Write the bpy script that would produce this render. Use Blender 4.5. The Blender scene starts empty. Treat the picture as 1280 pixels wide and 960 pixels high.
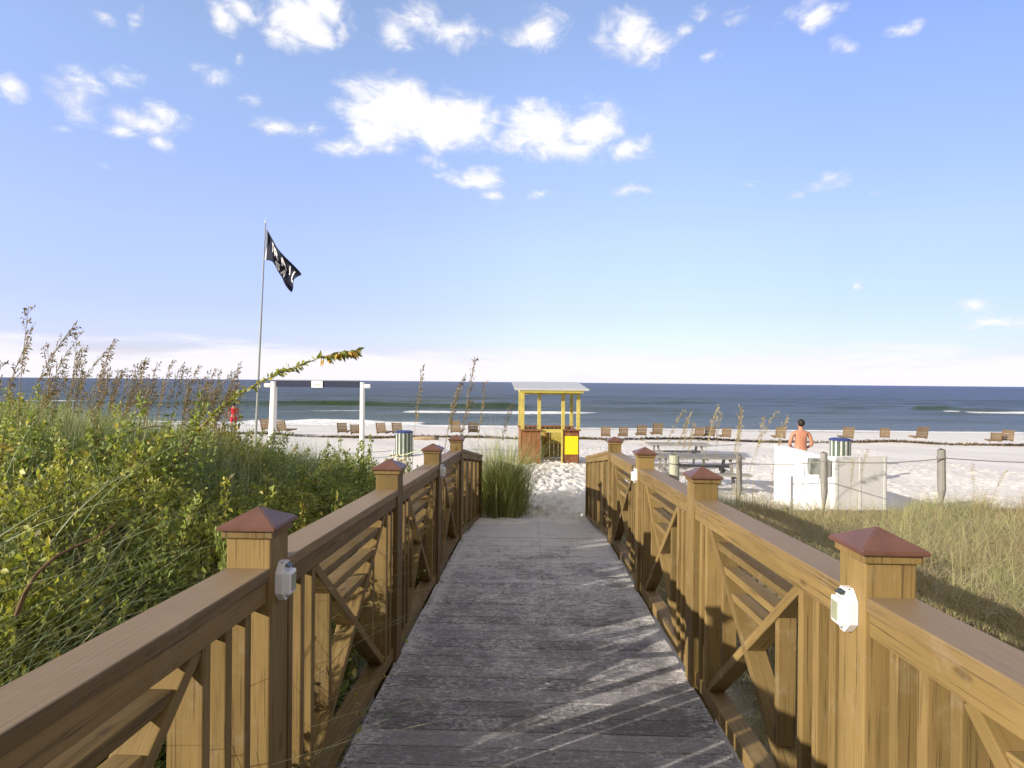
import bpy, bmesh, math, random
import numpy as np
from mathutils import Vector, Matrix, noise as mnoise
random.seed(7); RNG = np.random.default_rng(11)
R = math.radians
scene = bpy.context.scene
COL = scene.collection
E = 3.6            # eye height above the sea
XL, XR = -.885, 1.000             # rail centre lines
F = 750.0          # focal length in photo pixels (1280 wide)

# ------------------------------------------------------------------ camera
cam_d = bpy.data.cameras.new('camera'); cam = bpy.data.objects.new('camera', cam_d); COL.objects.link(cam)
cam_d.sensor_width = 36; cam_d.lens = F/1280*36; cam_d.clip_end = 40000; cam_d.clip_start = 0.05
CM = Matrix.Rotation(R(1.83), 3, 'Z') @ Matrix.Rotation(R(89.8), 3, 'X') @ Matrix.Rotation(R(0.54), 3, 'Z')
cam.matrix_world = Matrix.Translation((0, 0, E)) @ CM.to_4x4()
scene.camera = cam
def ray(px, py): return CM @ Vector(((px-640)/F, -(py-480)/F, -1.0))
def at(px, py, Y):
    d = ray(px, py); t = Y/d.y
    return Vector((d.x*t, Y, E+d.z*t))
def proj(x, y, z):
    v = CM.transposed() @ Vector((x, y, z-E)); return 640+F*v.x/-v.z, 480-F*v.y/-v.z

# ------------------------------------------------------------------ node helpers
def newmat(name):
    m = bpy.data.materials.new(name); m.use_nodes = True
    nt = m.node_tree; b = nt.nodes['Principled BSDF']
    return m, nt, b
def N(nt, typ, **kw):
    n = nt.nodes.new(typ)
    for k, v in kw.items():
        if k in n.inputs: n.inputs[k].default_value = v
        else: setattr(n, k, v)
    return n
def L(nt, a, b): nt.links.new(a, b)
def math_(nt, op, a, b=None, c=None, clamp=False):
    n = nt.nodes.new('ShaderNodeMath'); n.operation = op; n.use_clamp = clamp
    for i, v in enumerate((a, b, c)):
        if v is None: continue
        if isinstance(v, (int, float)): n.inputs[i].default_value = v
        else: L(nt, v, n.inputs[i])
    return n.outputs[0]
def mixc(nt, f, a, b, mode='MIX'):
    n = nt.nodes.new('ShaderNodeMix'); n.data_type = 'RGBA'; n.blend_type = mode
    for idx, v in ((0, f), (6, a), (7, b)):
        if isinstance(v, (int, float)): n.inputs[idx].default_value = v
        elif isinstance(v, tuple): n.inputs[idx].default_value = (*v, 1) if len(v) == 3 else v
        else: L(nt, v, n.inputs[idx])
    return n.outputs[2]
def ramp(nt, f, stops, interp='LINEAR'):
    n = nt.nodes.new('ShaderNodeValToRGB'); e = n.color_ramp.elements; n.color_ramp.interpolation = interp
    while len(e) < len(stops): e.new(0.5)
    for i, (p, c) in enumerate(stops):
        e[i].position = p; e[i].color = (*c, 1) if len(c) == 3 else c
    L(nt, f, n.inputs[0]); return n.outputs[0]
def mapr(nt, f, a, b, c=0., d=1., smooth=False):
    n = nt.nodes.new('ShaderNodeMapRange'); n.clamp = True
    if smooth: n.interpolation_type = 'SMOOTHSTEP'
    L(nt, f, n.inputs[0])
    for i, v in enumerate((a, b, c, d)): n.inputs[i+1].default_value = v
    return n.outputs[0]
def tex(nt, coord='Object', scale=(1, 1, 1), loc=None):
    tc = nt.nodes.new('ShaderNodeTexCoord'); mp = nt.nodes.new('ShaderNodeMapping')
    mp.inputs['Scale'].default_value = scale; L(nt, tc.outputs[coord], mp.inputs[0])
    if loc is not None: L(nt, loc, mp.inputs['Location'])
    return mp.outputs[0]
def wpos(nt, scale=(1, 1, 1)):
    g = nt.nodes.new('ShaderNodeNewGeometry'); mp = nt.nodes.new('ShaderNodeMapping')
    mp.inputs['Scale'].default_value = scale; L(nt, g.outputs['Position'], mp.inputs[0]); return mp.outputs[0]
def noi(nt, vec, scale, detail=3, rough=.55, dist=0.):
    n = nt.nodes.new('ShaderNodeTexNoise'); L(nt, vec, n.inputs['Vector'])
    n.inputs['Scale'].default_value = scale; n.inputs['Detail'].default_value = detail
    n.inputs['Roughness'].default_value = rough; n.inputs['Distortion'].default_value = dist
    return n.outputs[0]
def bump(nt, b, h, strength, dist):
    n = nt.nodes.new('ShaderNodeBump'); n.inputs['Strength'].default_value = strength
    n.inputs['Distance'].default_value = dist; L(nt, h, n.inputs['Height']); L(nt, n.outputs[0], b.inputs['Normal'])
def attr(nt, name):
    n = nt.nodes.new('ShaderNodeAttribute'); n.attribute_name = name; return n.outputs['Fac']
def objrand(nt):
    return nt.nodes.new('ShaderNodeObjectInfo').outputs['Random']

# ------------------------------------------------------------------ materials
def wood_mat(name, c_lo, c_hi, c_dark, rough=.7, spec=.25, grain=1.0, worn=False):
    m, nt, b = newmat(name)
    r = objrand(nt)
    comb = nt.nodes.new('ShaderNodeCombineXYZ'); o = math_(nt, 'MULTIPLY', r, 37.0)
    for i in range(3): L(nt, o, comb.inputs[i])
    v = tex(nt, 'Object', (38, 38, 1.6), comb.outputs[0])
    g = noi(nt, v, 1.6, 5, .6, .8)
    v2 = tex(nt, 'Object', (3, 3, .8), comb.outputs[0])
    g2 = noi(nt, v2, 1.7, 4, .6)
    v3 = tex(nt, 'Object', (120, 120, 2.2), comb.outputs[0])
    g3 = noi(nt, v3, 1.3, 2, .5)
    c = mixc(nt, mapr(nt, g2, .3, .7), c_lo, c_hi)
    c = mixc(nt, math_(nt, 'MULTIPLY', mapr(nt, g, .56, .72), .55*grain), c, c_dark)
    c = mixc(nt, math_(nt, 'MULTIPLY', mapr(nt, g3, .60, .67), .7*grain), c, c_dark)
    kv = nt.nodes.new('ShaderNodeTexVoronoi'); kv.inputs['Scale'].default_value = 1.0; L(nt, tex(nt, 'Object', (9, 9, 3.2), comb.outputs[0]), kv.inputs['Vector'])
    kn = mapr(nt, kv.outputs['Distance'], .05, .13, 1, 0, True)
    c = mixc(nt, math_(nt, 'MULTIPLY', kn, .6*grain), c, c_dark)
    tint = mapr(nt, r, 0, 1, .74, 1.16)
    tn = nt.nodes.new('ShaderNodeCombineColor')
    for i in range(3): L(nt, tint, tn.inputs[i])
    c = mixc(nt, 1.0, c, tn.outputs[0], 'MULTIPLY')
    # worn, dusty patches
    w = noi(nt, wpos(nt), 9, 5, .7)
    c = mixc(nt, math_(nt, 'MULTIPLY', mapr(nt, w, .56, .74), .30), c, (.36, .30, .22))
    if worn:                       # the upper face has greyed and holds dust
        sn = nt.nodes.new('ShaderNodeSeparateXYZ'); tn2 = nt.nodes.new('ShaderNodeTexCoord'); L(nt, tn2.outputs['Object'], sn.inputs[0])
        gm = nt.nodes.new('ShaderNodeNewGeometry'); sn2 = nt.nodes.new('ShaderNodeSeparateXYZ'); L(nt, gm.outputs['True Normal'], sn2.inputs[0])
        c = mixc(nt, math_(nt, 'MULTIPLY', mapr(nt, sn2.outputs['Z'], .6, .9), mapr(nt, g2, .2, .8, .55, .9)), c, (.26, .19, .115))
    L(nt, c, b.inputs['Base Color'])
    b.inputs['Roughness'].default_value = rough; b.inputs['Specular IOR Level'].default_value = spec
    h = math_(nt, 'ADD', math_(nt, 'MULTIPLY', g, .6), math_(nt, 'MULTIPLY', g3, .5))
    bump(nt, b, h, .35, .004)
    return m
M = {}
M['stain'] = wood_mat('stained_wood', (.160, .108, .036), (.245, .166, .062), (.06, .036, .015))
M['toprail'] = wood_mat('handrail_wood', (.185, .123, .048), (.25, .172, .072), (.07, .042, .02), .6, .3, worn=True)
M['wood_chair'] = wood_mat('weathered_teak', (.17, .115, .06), (.24, .165, .085), (.08, .05, .03))
M['wood_red'] = wood_mat('red_boards', (.20, .075, .030), (.30, .13, .055), (.06, .02, .012))
M['wood_grey'] = wood_mat('grey_wood', (.20, .195, .18), (.29, .28, .25), (.1, .09, .08))
M['wood_greenish'] = wood_mat('treated_post', (.32, .33, .25), (.42, .42, .33), (.14, .14, .10))

def plain(name, col, rough=.6, spec=.4, metal=0., var=.12, scale=6., bmp=0.):
    m, nt, b = newmat(name)
    n = noi(nt, tex(nt, 'Object'), scale, 4, .6)
    lo = tuple(c*(1-var) for c in col); hi = tuple(min(1, c*(1+var)) for c in col)
    L(nt, mixc(nt, mapr(nt, n, .3, .7), lo, hi), b.inputs['Base Color'])
    b.inputs['Roughness'].default_value = rough; b.inputs['Specular IOR Level'].default_value = spec; b.inputs['Metallic'].default_value = metal
    if bmp: bump(nt, b, noi(nt, tex(nt, 'Object'), scale*8, 3), bmp, .003)
    return m
M['cap'] = plain('copper_brown_cap', (.125, .057, .038), .42, .5, 0, .18, 12)
M['white_plastic'] = plain('white_plastic', (.78, .78, .77), .35, .5, 0, .04)
M['lens'] = plain('dark_solar_cell', (.03, .035, .02), .15, .6)
M['lamp_glass'] = plain('frosted_lens', (.30, .32, .22), .2, .5)
M['yellow'] = plain('yellow_paint', (.46, .38, .10), .6, .3, 0, .18, 5)
M['yellow_dark'] = plain('dull_yellow_paint', (.42, .34, .06), .65, .3, 0, .2, 5)
M['sign_yellow'] = plain('sign_yellow', (.80, .58, .01), .5, .4, 0, .03)
M['roof_metal'] = plain('pale_roof', (.44, .45, .44), .45, .4, 0, .08, 3)
M['white_paint'] = plain('white_paint', (.78, .78, .75), .55, .4, 0, .06, 3)
M['white_wall'] = plain('white_render', (.74, .74, .72), .8, .2, 0, .10, 2.5, .3)
M['navy'] = plain('navy_cloth', (.035, .04, .07), .8, .2)
M['bin_white'] = plain('dull_white_slat', (.42, .44, .40), .7, .3, 0, .25, 6)
M['blue'] = plain('blue_liner', (.035, .05, .17), .5, .4)
M['slat_green'] = plain('dark_green_slat', (.07, .10, .07), .7, .3)
M['grey_metal'] = plain('galvanised_metal', (.30, .31, .32), .4, .5, .5)
M['grey_board'] = plain('grey_board', (.26, .28, .25), .7, .3)
M['rope'] = plain('rope', (.22, .21, .18), .9, .1)
M['rope_pale'] = plain('pale_rope', (.45, .50, .32), .9, .1)
M['skin'] = plain('tanned_skin', (.42, .19, .11), .5, .4, 0, .06)
M['hair'] = plain('dark_hair', (.02, .014, .011), .6, .3)
M['red_cloth'] = plain('red_cloth', (.48, .03, .05), .8, .2)
M['swim'] = plain('dark_swimwear', (.04, .05, .10), .8, .2)
M['mark'] = plain('flag_white', (.75, .75, .76), .8, .2, 0, .03)
M['flag'] = plain('flag_black', (.022, .024, .042), .85, .15, 0, .2, 3)
M['eye_dark'] = plain('eye_dark', (.02, .015, .01), .3, .5)
M['log'] = wood_mat('driftwood', (.24, .18, .11), (.32, .25, .16), (.12, .08, .05))
M['twig'] = plain('twig_brown', (.13, .085, .045), .85, .2, 0, .3, 20)
M['stalk'] = plain('dry_stalk', (.26, .21, .09), .8, .2, 0, .25, 10)
M['wrack'] = plain('dry_seaweed', (.16, .12, .07), .95, .1, 0, .4, 4)

def leaf_mat(name, stops, trans=.42, rough=.45, patch=None):
    m, nt, b = newmat(name)
    f = attr(nt, 'rnd')
    c = ramp(nt, f, stops)
    if patch:
        n = noi(nt, wpos(nt), patch[0], 3, .6)
        c = mixc(nt, math_(nt, 'MULTIPLY', mapr(nt, n, .40, .66), patch[2]), c, patch[1])
    L(nt, c, b.inputs['Base Color'])
    b.inputs['Roughness'].default_value = rough; b.inputs['Specular IOR Level'].default_value = .35
    tr = nt.nodes.new('ShaderNodeBsdfTranslucent')
    L(nt, mixc(nt, 1.0, c, (1.0, 1.0, .45), 'MULTIPLY'), tr.inputs[0])
    mx = nt.nodes.new('ShaderNodeMixShader'); mx.inputs[0].default_value = trans
    L(nt, b.outputs[0], mx.inputs[1]); L(nt, tr.outputs[0], mx.inputs[2])
    L(nt, mx.outputs[0], nt.nodes['Material Output'].inputs[0])
    return m
M['leaf_yg'] = leaf_mat('yellow_green_leaves', [(0, (0.172, 0.138, 0.057)), (.14, (0.138, 0.155, 0.040)), (.5, (0.322, 0.356, 0.086)), (.8, (0.552, 0.552, 0.138)), (.975, (0.759, 0.632, 0.115)), (1, (0.667, 0.345, 0.103))])
M['leaf_g'] = leaf_mat('green_leaves', [(0, (0.213, 0.163, 0.075)), (.15, (0.138, 0.181, 0.062)), (.6, (0.300, 0.375, 0.112)), (.9, (0.550, 0.575, 0.175)), (1, (0.688, 0.525, 0.175))])
M['leaf_b'] = leaf_mat('brownish_leaves', [(0, (0.203, 0.125, 0.062)), (.3, (0.234, 0.265, 0.078)), (.6, (0.390, 0.374, 0.094)), (.85, (0.562, 0.390, 0.140)), (1, (0.686, 0.390, 0.156))])
M['grass_l'] = leaf_mat('green_beach_grass', [(0, (0.138, 0.196, 0.092)), (.5, (0.253, 0.333, 0.172)), (.85, (0.460, 0.506, 0.276)), (1, (0.667, 0.575, 0.322))], .3)
M['grass_r'] = leaf_mat('straw_green_grass', [(0, (.15, .21, .07)), (.35, (.29, .36, .13)), (.6, (.43, .46, .20)), (.85, (.36, .28, .17)), (1, (.56, .48, .30))], .3, .6, (.75, (0.460, 0.333, 0.172), .6))
M['grass_c'] = leaf_mat('tall_clump_grass', [(0, (0.105, 0.158, 0.053)), (.5, (0.246, 0.316, 0.105)), (.8, (0.491, 0.474, 0.176)), (1, (0.737, 0.597, 0.298))], .3)
M['oat'] = leaf_mat('sea_oat_seed', [(0, (.17, .12, .065)), (1, (.34, .27, .15))], .3, .8)
M['oat_pale'] = leaf_mat('pale_sea_oat_seed', [(0, (.32, .26, .14)), (1, (.55, .46, .28))], .35, .8)
M['litter'] = leaf_mat('dead_grass_litter', [(0, (.16, .11, .06)), (1, (.42, .33, .19))], .2, .9)

# sand: one ground sheet; 'litter' attribute marks where the dune plants have dropped dead matter
m, nt, b = newmat('white_sand'); M['sand'] = m
p = wpos(nt)
n1 = noi(nt, p, .35, 4, .6); n2 = noi(nt, p, 9, 5, .7); n3 = noi(nt, p, 160, 2)
c = mixc(nt, mapr(nt, n1, .3, .7), (.64, .62, .58), (.72, .70, .665))
c = mixc(nt, math_(nt, 'MULTIPLY', mapr(nt, n2, .58, .75), .25), c, (.48, .44, .38))
wet = attr(nt, 'wet'); c = mixc(nt, wet, c, (.36, .32, .26))
lit = attr(nt, 'litter')
lf = math_(nt, 'MULTIPLY', lit, mapr(nt, math_(nt, 'ADD', n2, math_(nt, 'MULTIPLY', lit, .25)), .45, .62))
c = mixc(nt, lf, c, (.15, .12, .07))
L(nt, c, b.inputs['Base Color']); b.inputs['Roughness'].default_value = .9; b.inputs['Specular IOR Level'].default_value = .15
vor = nt.nodes.new('ShaderNodeTexVoronoi'); vor.feature = 'SMOOTH_F1'; vor.inputs['Scale'].default_value = 3.2; L(nt, p, vor.inputs['Vector'])
fp = mapr(nt, vor.outputs['Distance'], .05, .45, smooth=True)
h = math_(nt, 'ADD', math_(nt, 'MULTIPLY', fp, .55), math_(nt, 'ADD', math_(nt, 'MULTIPLY', n2, .5), math_(nt, 'MULTIPLY', n3, .04)))
bump(nt, b, h, .35, .05)

# deck planks: grey weathered boards dusted with sand blown from the beach
m, nt, b = newmat('weathered_deck'); M['deck'] = m
p = wpos(nt)
pr = attr(nt, 'rnd')
g = noi(nt, wpos(nt, (2.2, 60, 60)), 1.4, 5, .65, .5)
g2 = noi(nt, p, 3.2, 6, .72); g3 = noi(nt, p, 17, 7, .8, .6); g4 = noi(nt, p, .9, 3, .6); g5 = noi(nt, p, 60, 4, .7); g6 = noi(nt, wpos(nt, (1, 2.2, 1)), 30, 5, .75, 1.0)
c = mixc(nt, pr, (.11, .104, .106), (.26, .248, .248))
c = mixc(nt, math_(nt, 'MULTIPLY', mapr(nt, g, .5, .7), .55), c, (.06, .05, .047))
sep = nt.nodes.new('ShaderNodeSeparateXYZ'); L(nt, p, sep.inputs[0])
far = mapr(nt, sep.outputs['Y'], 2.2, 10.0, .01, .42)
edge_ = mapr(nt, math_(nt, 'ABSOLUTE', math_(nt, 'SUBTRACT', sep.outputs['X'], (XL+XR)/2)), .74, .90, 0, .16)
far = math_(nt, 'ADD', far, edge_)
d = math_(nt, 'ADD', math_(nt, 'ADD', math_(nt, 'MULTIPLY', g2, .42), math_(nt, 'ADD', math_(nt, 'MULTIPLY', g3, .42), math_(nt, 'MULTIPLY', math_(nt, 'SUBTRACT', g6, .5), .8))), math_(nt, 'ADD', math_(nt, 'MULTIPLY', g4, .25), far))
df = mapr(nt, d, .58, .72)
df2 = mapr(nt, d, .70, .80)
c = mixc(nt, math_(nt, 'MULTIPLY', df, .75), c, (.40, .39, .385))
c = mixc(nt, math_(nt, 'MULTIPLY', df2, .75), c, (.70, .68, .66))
c = mixc(nt, math_(nt, 'MULTIPLY', mapr(nt, g5, .52, .68), .35), c, (.05, .045, .045))
c = mixc(nt, mapr(nt, pr, -.5, -.1, 1, 0), c, (.03, .025, .022))
L(nt, c, b.inputs['Base Color']); b.inputs['Roughness'].default_value = .85; b.inputs['Specular IOR Level'].default_value = .2
bump(nt, b, math_(nt, 'ADD', math_(nt, 'MULTIPLY', g, .7), math_(nt, 'MULTIPLY', g3, .7)), .5, .006)
M['sandfill'] = plain('sand_in_gaps', (.55, .52, .48), .95, .1, 0, .5, 5)

# sea
m, nt, b = newmat('sea_water'); M['sea'] = m
p = wpos(nt)
sep = nt.nodes.new('ShaderNodeSeparateXYZ'); L(nt, p, sep.inputs[0])
dist = mapr(nt, sep.outputs['Y'], 46, 700)
dl = math_(nt, 'POWER', dist, .33)
pn = noi(nt, wpos(nt, (.022, .16, .01)), 1, 5, .65)
dl = math_(nt, 'ADD', dl, math_(nt, 'MULTIPLY', math_(nt, 'SUBTRACT', pn, .5), .6), clamp=True)
c = ramp(nt, dl, [(0, (.135, .165, .12)), (.25, (.085, .112, .090)), (.5, (.056, .076, .068)), (.75, (.038, .050, .049)), (1, (.030, .038, .042))])
gr = attr(nt, 'green'); c = mixc(nt, gr, c, (.030, .055, .014))
b.inputs['Roughness'].default_value = .32; b.inputs['IOR'].default_value = 1.33
b.inputs['Specular IOR Level'].default_value = .15
w1 = noi(nt, wpos(nt, (.35, 1.1, 1)), .55, 4, .65); w2 = noi(nt, wpos(nt, (1, 2.4, 1)), 1.9, 3, .6)
fo = attr(nt, 'foam')
fn = noi(nt, wpos(nt, (.5, 1.2, 1)), 1.6, 5, .75)
ff = mapr(nt, math_(nt, 'ADD', math_(nt, 'MULTIPLY', fo, 1.15), math_(nt, 'MULTIPLY', math_(nt, 'SUBTRACT', fn, .5), 1.3)), .42, .62)
ff = math_(nt, 'MULTIPLY', ff, mapr(nt, fo, .02, .1))
c = mixc(nt, ff, c, (.80, .81, .80))
L(nt, c, b.inputs['Base Color'])
L(nt, mapr(nt, ff, 0, 1, .32, .9), b.inputs['Roughness'])
bump(nt, b, math_(nt, 'ADD', math_(nt, 'ADD', w1, math_(nt, 'MULTIPLY', w2, .3)), math_(nt, 'MULTIPLY', ff, .3)), 1.0, .8)

# ------------------------------------------------------------------ object helpers
def tag(o, label=None, cat=None, group=None, kind=None):
    if label: o['label'] = label
    if cat: o['category'] = cat
    if group: o['group'] = group
    if kind: o['kind'] = kind
    return o
def empty(name, loc, rz=0., **kw):
    o = bpy.data.objects.new(name, None); o.empty_display_size = .2; COL.objects.link(o)
    o.location = loc; o.rotation_euler = (0, 0, rz); return tag(o, **kw)
def link(name, me, mat, parent=None, mw=None, smooth=False):
    o = bpy.data.objects.new(name, me); COL.objects.link(o)
    if mat is not None and not me.materials: me.materials.append(mat)
    if parent is not None: o.parent = parent
    if mw is not None: o.matrix_local = mw
    if smooth: me.polygons.foreach_set('use_smooth', [True]*len(me.polygons))
    return o
def np_mesh(name, V, Fa, **attrs):
    V = np.asarray(V, dtype=np.float32); Fa = np.asarray(Fa, dtype=np.int32)
    me = bpy.data.meshes.new(name); me.vertices.add(len(V)); me.vertices.foreach_set('co', V.ravel())
    k = Fa.shape[1]; me.loops.add(Fa.size); me.loops.foreach_set('vertex_index', Fa.ravel())
    me.polygons.add(len(Fa)); me.polygons.foreach_set('loop_start', np.arange(len(Fa), dtype=np.int32)*k)
    for a, v in attrs.items():
        at_ = me.attributes.new(a, 'FLOAT', 'POINT'); at_.data.foreach_set('value', np.asarray(v, dtype=np.float32))
    me.update(calc_edges=True); return me
class MB:
    """collects boxes, tubes and prisms into one bmesh"""
    def __init__(s): s.bm = bmesh.new()
    def box(s, c, size, rot=None, bev=0.):
        r = bmesh.ops.create_cube(s.bm, size=1.0); vs = r['verts']
        bmesh.ops.scale(s.bm, vec=Vector(size), verts=vs)
        if rot is not None: bmesh.ops.rotate(s.bm, matrix=rot, verts=vs, cent=(0, 0, 0))
        bmesh.ops.translate(s.bm, vec=Vector(c), verts=vs)
        if bev:
            es = list({e for v in vs for e in v.link_edges})
            bmesh.ops.bevel(s.bm, geom=es, offset=bev, segments=2, affect='EDGES', profile=.6)
        return s
    def cyl(s, p0, p1, r0, r1=None, n=12):
        p0 = Vector(p0); p1 = Vector(p1); r1 = r0 if r1 is None else r1
        d = p1-p0; q = d.to_track_quat('Z', 'Y').to_matrix()
        r = bmesh.ops.create_cone(s.bm, cap_ends=True, segments=n, radius1=r0, radius2=r1, depth=d.length)
        bmesh.ops.rotate(s.bm, matrix=q, verts=r['verts'], cent=(0, 0, 0))
        bmesh.ops.translate(s.bm, vec=(p0+p1)/2, verts=r['verts']); return s
    def poly(s, pts, thick):
        """prism from a list of (x,z) points, thickness along y"""
        a = [s.bm.verts.new((x, -thick/2, z)) for x, z in pts]; b_ = [s.bm.verts.new((x, thick/2, z)) for x, z in pts]
        s.bm.faces.new(a); s.bm.faces.new(b_[::-1]); n = len(pts)
        for i in range(n): s.bm.faces.new((a[i], b_[i], b_[(i+1) % n], a[(i+1) % n]))
        bmesh.ops.recalc_face_normals(s.bm, faces=s.bm.faces[:]); return s
    def tube(s, pts, rad, n=6):
        rings = []
        for i, p_ in enumerate(pts):
            a = Vector(pts[max(0, i-1)]); c_ = Vector(pts[min(len(pts)-1, i+1)]); q = (c_-a).to_track_quat('Z', 'Y').to_matrix()
            r = rad[i] if isinstance(rad, (list, tuple)) else rad
            rings.append([s.bm.verts.new(Vector(p_)+q @ Vector((r*math.cos(2*math.pi*k/n), r*math.sin(2*math.pi*k/n), 0))) for k in range(n)])
        for A, B in zip(rings, rings[1:]):
            for k in range(n): s.bm.faces.new((A[k], A[(k+1) % n], B[(k+1) % n], B[k]))
        s.bm.faces.new(rings[0][::-1]); s.bm.faces.new(rings[-1]); return s
    def build(s, name, mat, parent=None, mw=None, smooth=False):
        me = bpy.data.meshes.new(name); s.bm.to_mesh(me); s.bm.free()
        return link(name, me, mat, parent, mw, smooth)
def copy_tree(o, parent=None):
    c = o.copy(); COL.objects.link(c)
    if parent is not None: c.parent = parent
    for ch in [x for x in bpy.data.objects if x.parent == o]:
        ml = ch.matrix_local.copy(); d = copy_tree(ch, c); d.matrix_local = ml
    return c

# ------------------------------------------------------------------ levels
S = .0427
def deckz(y):                      # world height of the deck surface
    if y <= 7.36: return E-1.585-S*y
    z0 = 1.585+S*7.36
    return E-(z0+(y-7.36)*(2.34-z0)/(10.3-7.36))

YL = [-1.7, .12, 1.93, 3.75, 5.41, 7.15]
YR = [-1.76, 0.0, 1.76, 3.52, 5.28, 7.18]
def sm(a, b, x): t = np.clip((x-a)/(b-a), 0, 1); return t*t*(3-2*t)
BY = [-300, -10, 0, 8, 10, 14, 18, 24, 30, 34, 40, 47, 55, 90, 200]
BZ = [-1.5, -1.9, -1.95, -2.24, -2.33, -2.38, -2.47, -2.72, -2.97, -3.08, -3.28, -3.60, -4.1, -6, -12]
def veg_top(x, y):                 # height of the top of the scrub left of the walk, relative to the eye
    px = np.clip(664+750*x/np.maximum(y, .6), -400, 640)
    sil = np.interp(px, [-400, 0, 130, 250, 400, 470, 560, 640], [22, 38, 60, 76, 88, 100, 108, 118])
    near = -.90+.05*y
    t = sm(1.5, 6.0, y)
    return near*(1-t)+(-sil/750*np.minimum(y, 9))*t
def ground(x, y):
    x = np.asarray(x, dtype=float); y = np.asarray(y, dtype=float)
    base = np.interp(y, BY, BZ)
    # scrub dune on the left
    w = sm(-1.15, -2.6, x)*(1-sm(7.8, 11.5, y))*sm(-14, -4, y)
    g = base*(1-w)+(veg_top(x, y)-.62)*w
    g = np.where(w > 0, np.maximum(base, g), base)
    # low grass dune on the right
    w2 = sm(1.12, 2.5, x)*(1-sm(9.4, 11.6, y))*sm(-14, -4, y)
    g = g+w2*(.27+.16*sm(3, 9, x)+.34*(1-sm(3.5, 9, y)))
    # the sand lies under the deck and comes up to meet its lower end
    inside = sm(-1.25, -.95, x)*(1-sm(1.10, 1.4, x))*(1-sm(9.95, 10.45, y))
    dz = 1.585+S*7.36; dk = -(dz+(y-7.36)*(2.34-dz)/(10.3-7.36)); dk = np.where(y < 7.36, -(1.585+S*y), dk)
    front = 9.25+.28*np.sin(x*3.1+.5)+.14*np.sin(x*8.3)+.07*np.sin(x*21+1)+.5*(1-np.minimum(1, np.abs(x-.06)/.85)**2)*-.0
    lip = np.clip((y-front)*.09, -.30, .022)+.010*np.sin(x*13+y*7)*sm(0, .3, y-front)+.006*np.sin(x*31-y*19)*sm(0, .2, y-front)
    tgt = dk+np.where(y < front, np.clip((y-front)*.5, -.30, 0)-.002, lip)
    g = g*(1-inside)+tgt*inside
    # soft undulation, none close to the water
    u = .05*np.sin(x*.55+1.3*np.sin(y*.21))*np.cos(y*.47+.6)+.03*np.sin(x*1.31+2)*np.sin(y*.93+x*.2)
    g = g+u*sm(10, 13, y)*(1-sm(30, 42, y))
    return g+E
def gz(x, y): return float(ground(x, y))

# ------------------------------------------------------------------ ground sheet
def axis(segs):
    out = [segs[0][0]]
    for a, b_, st in segs:
        n = max(1, int(round((b_-a)/st))); out += list(np.linspace(a, b_, n+1)[1:])
    return np.array(out)
gx = axis([(-14000, -2000, 4000), (-2000, -200, 300), (-200, -40, 8), (-40, -9, .5), (-9, -1.5, .18), (-1.5, 4, .055), (4, 14, .075), (14, 40, .5), (40, 200, 8), (200, 2000, 300), (2000, 14000, 4000)])
gy = axis([(-300, -20, 20), (-20, 0, 1), (0, 8.8, .22), (8.8, 20, .05), (20, 31, .11), (31, 52, .4), (52, 200, 20), (200, 2000, 600)])
GX, GY = np.meshgrid(gx, gy)
GZ = ground(GX, GY)
# footprints trodden into the soft sand
def stamp(cx, cy, rx, ry, ang, dep):
    i0, i1 = np.searchsorted(gx, (cx-.45, cx+.45)); j0, j1 = np.searchsorted(gy, (cy-.45, cy+.45))
    X = GX[j0:j1, i0:i1]-cx; Y = GY[j0:j1, i0:i1]-cy
    u = X*math.cos(ang)+Y*math.sin(ang); v = -X*math.sin(ang)+Y*math.cos(ang)
    q = (u/rx)**2+(v/ry)**2
    GZ[j0:j1, i0:i1] += dep*(-np.exp(-q*1.6)+.38*np.exp(-((np.sqrt(q)-1.55)**2)*5))
rr = random.Random(3)
for i in range(6500):
    cy = 10.1+(30-10.1)*rr.random()**1.25
    cx = rr.uniform(-6, 14) if rr.random() > .30 else rr.gauss(.35+.03*(cy-10), .55)
    if cy < 10.5 and cx < .2: continue
    k = rr.uniform(.7, 1.25)
    stamp(cx, cy, .062*k, .10*k, rr.uniform(-.9, .9), rr.uniform(.025, .055))
edge = np.exp(-((GY-10.0)/.5)**2)*sm(-1.0, -.6, GX)*(1-sm(.9, 1.2, GX))
nx_, ny_ = len(gx), len(gy)
V = np.stack([GX.ravel(), GY.ravel(), GZ.ravel()], 1)
idx = np.arange(nx_*ny_).reshape(ny_, nx_)
Fq = np.stack([idx[:-1, :-1].ravel(), idx[:-1, 1:].ravel(), idx[1:, 1:].ravel(), idx[1:, :-1].ravel()], 1)
litter = np.maximum(sm(-1.2, -1.6, GX)*(1-sm(9.5, 11.5, GY)), sm(1.15, 1.5, GX)*(1-sm(9.6, 11.4, GY)))*.95
wet = sm(44.5, 47.2, GY+.6*np.sin(GX*.13)+.4*np.sin(GX*.31+1))*.9
g_ob = link('ground', np_mesh('ground', V, Fq, litter=litter.ravel(), wet=wet.ravel()), M['sand'], smooth=True)
tag(g_ob, 'white sand beach and low dunes trodden with footprints', kind='structure')

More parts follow.
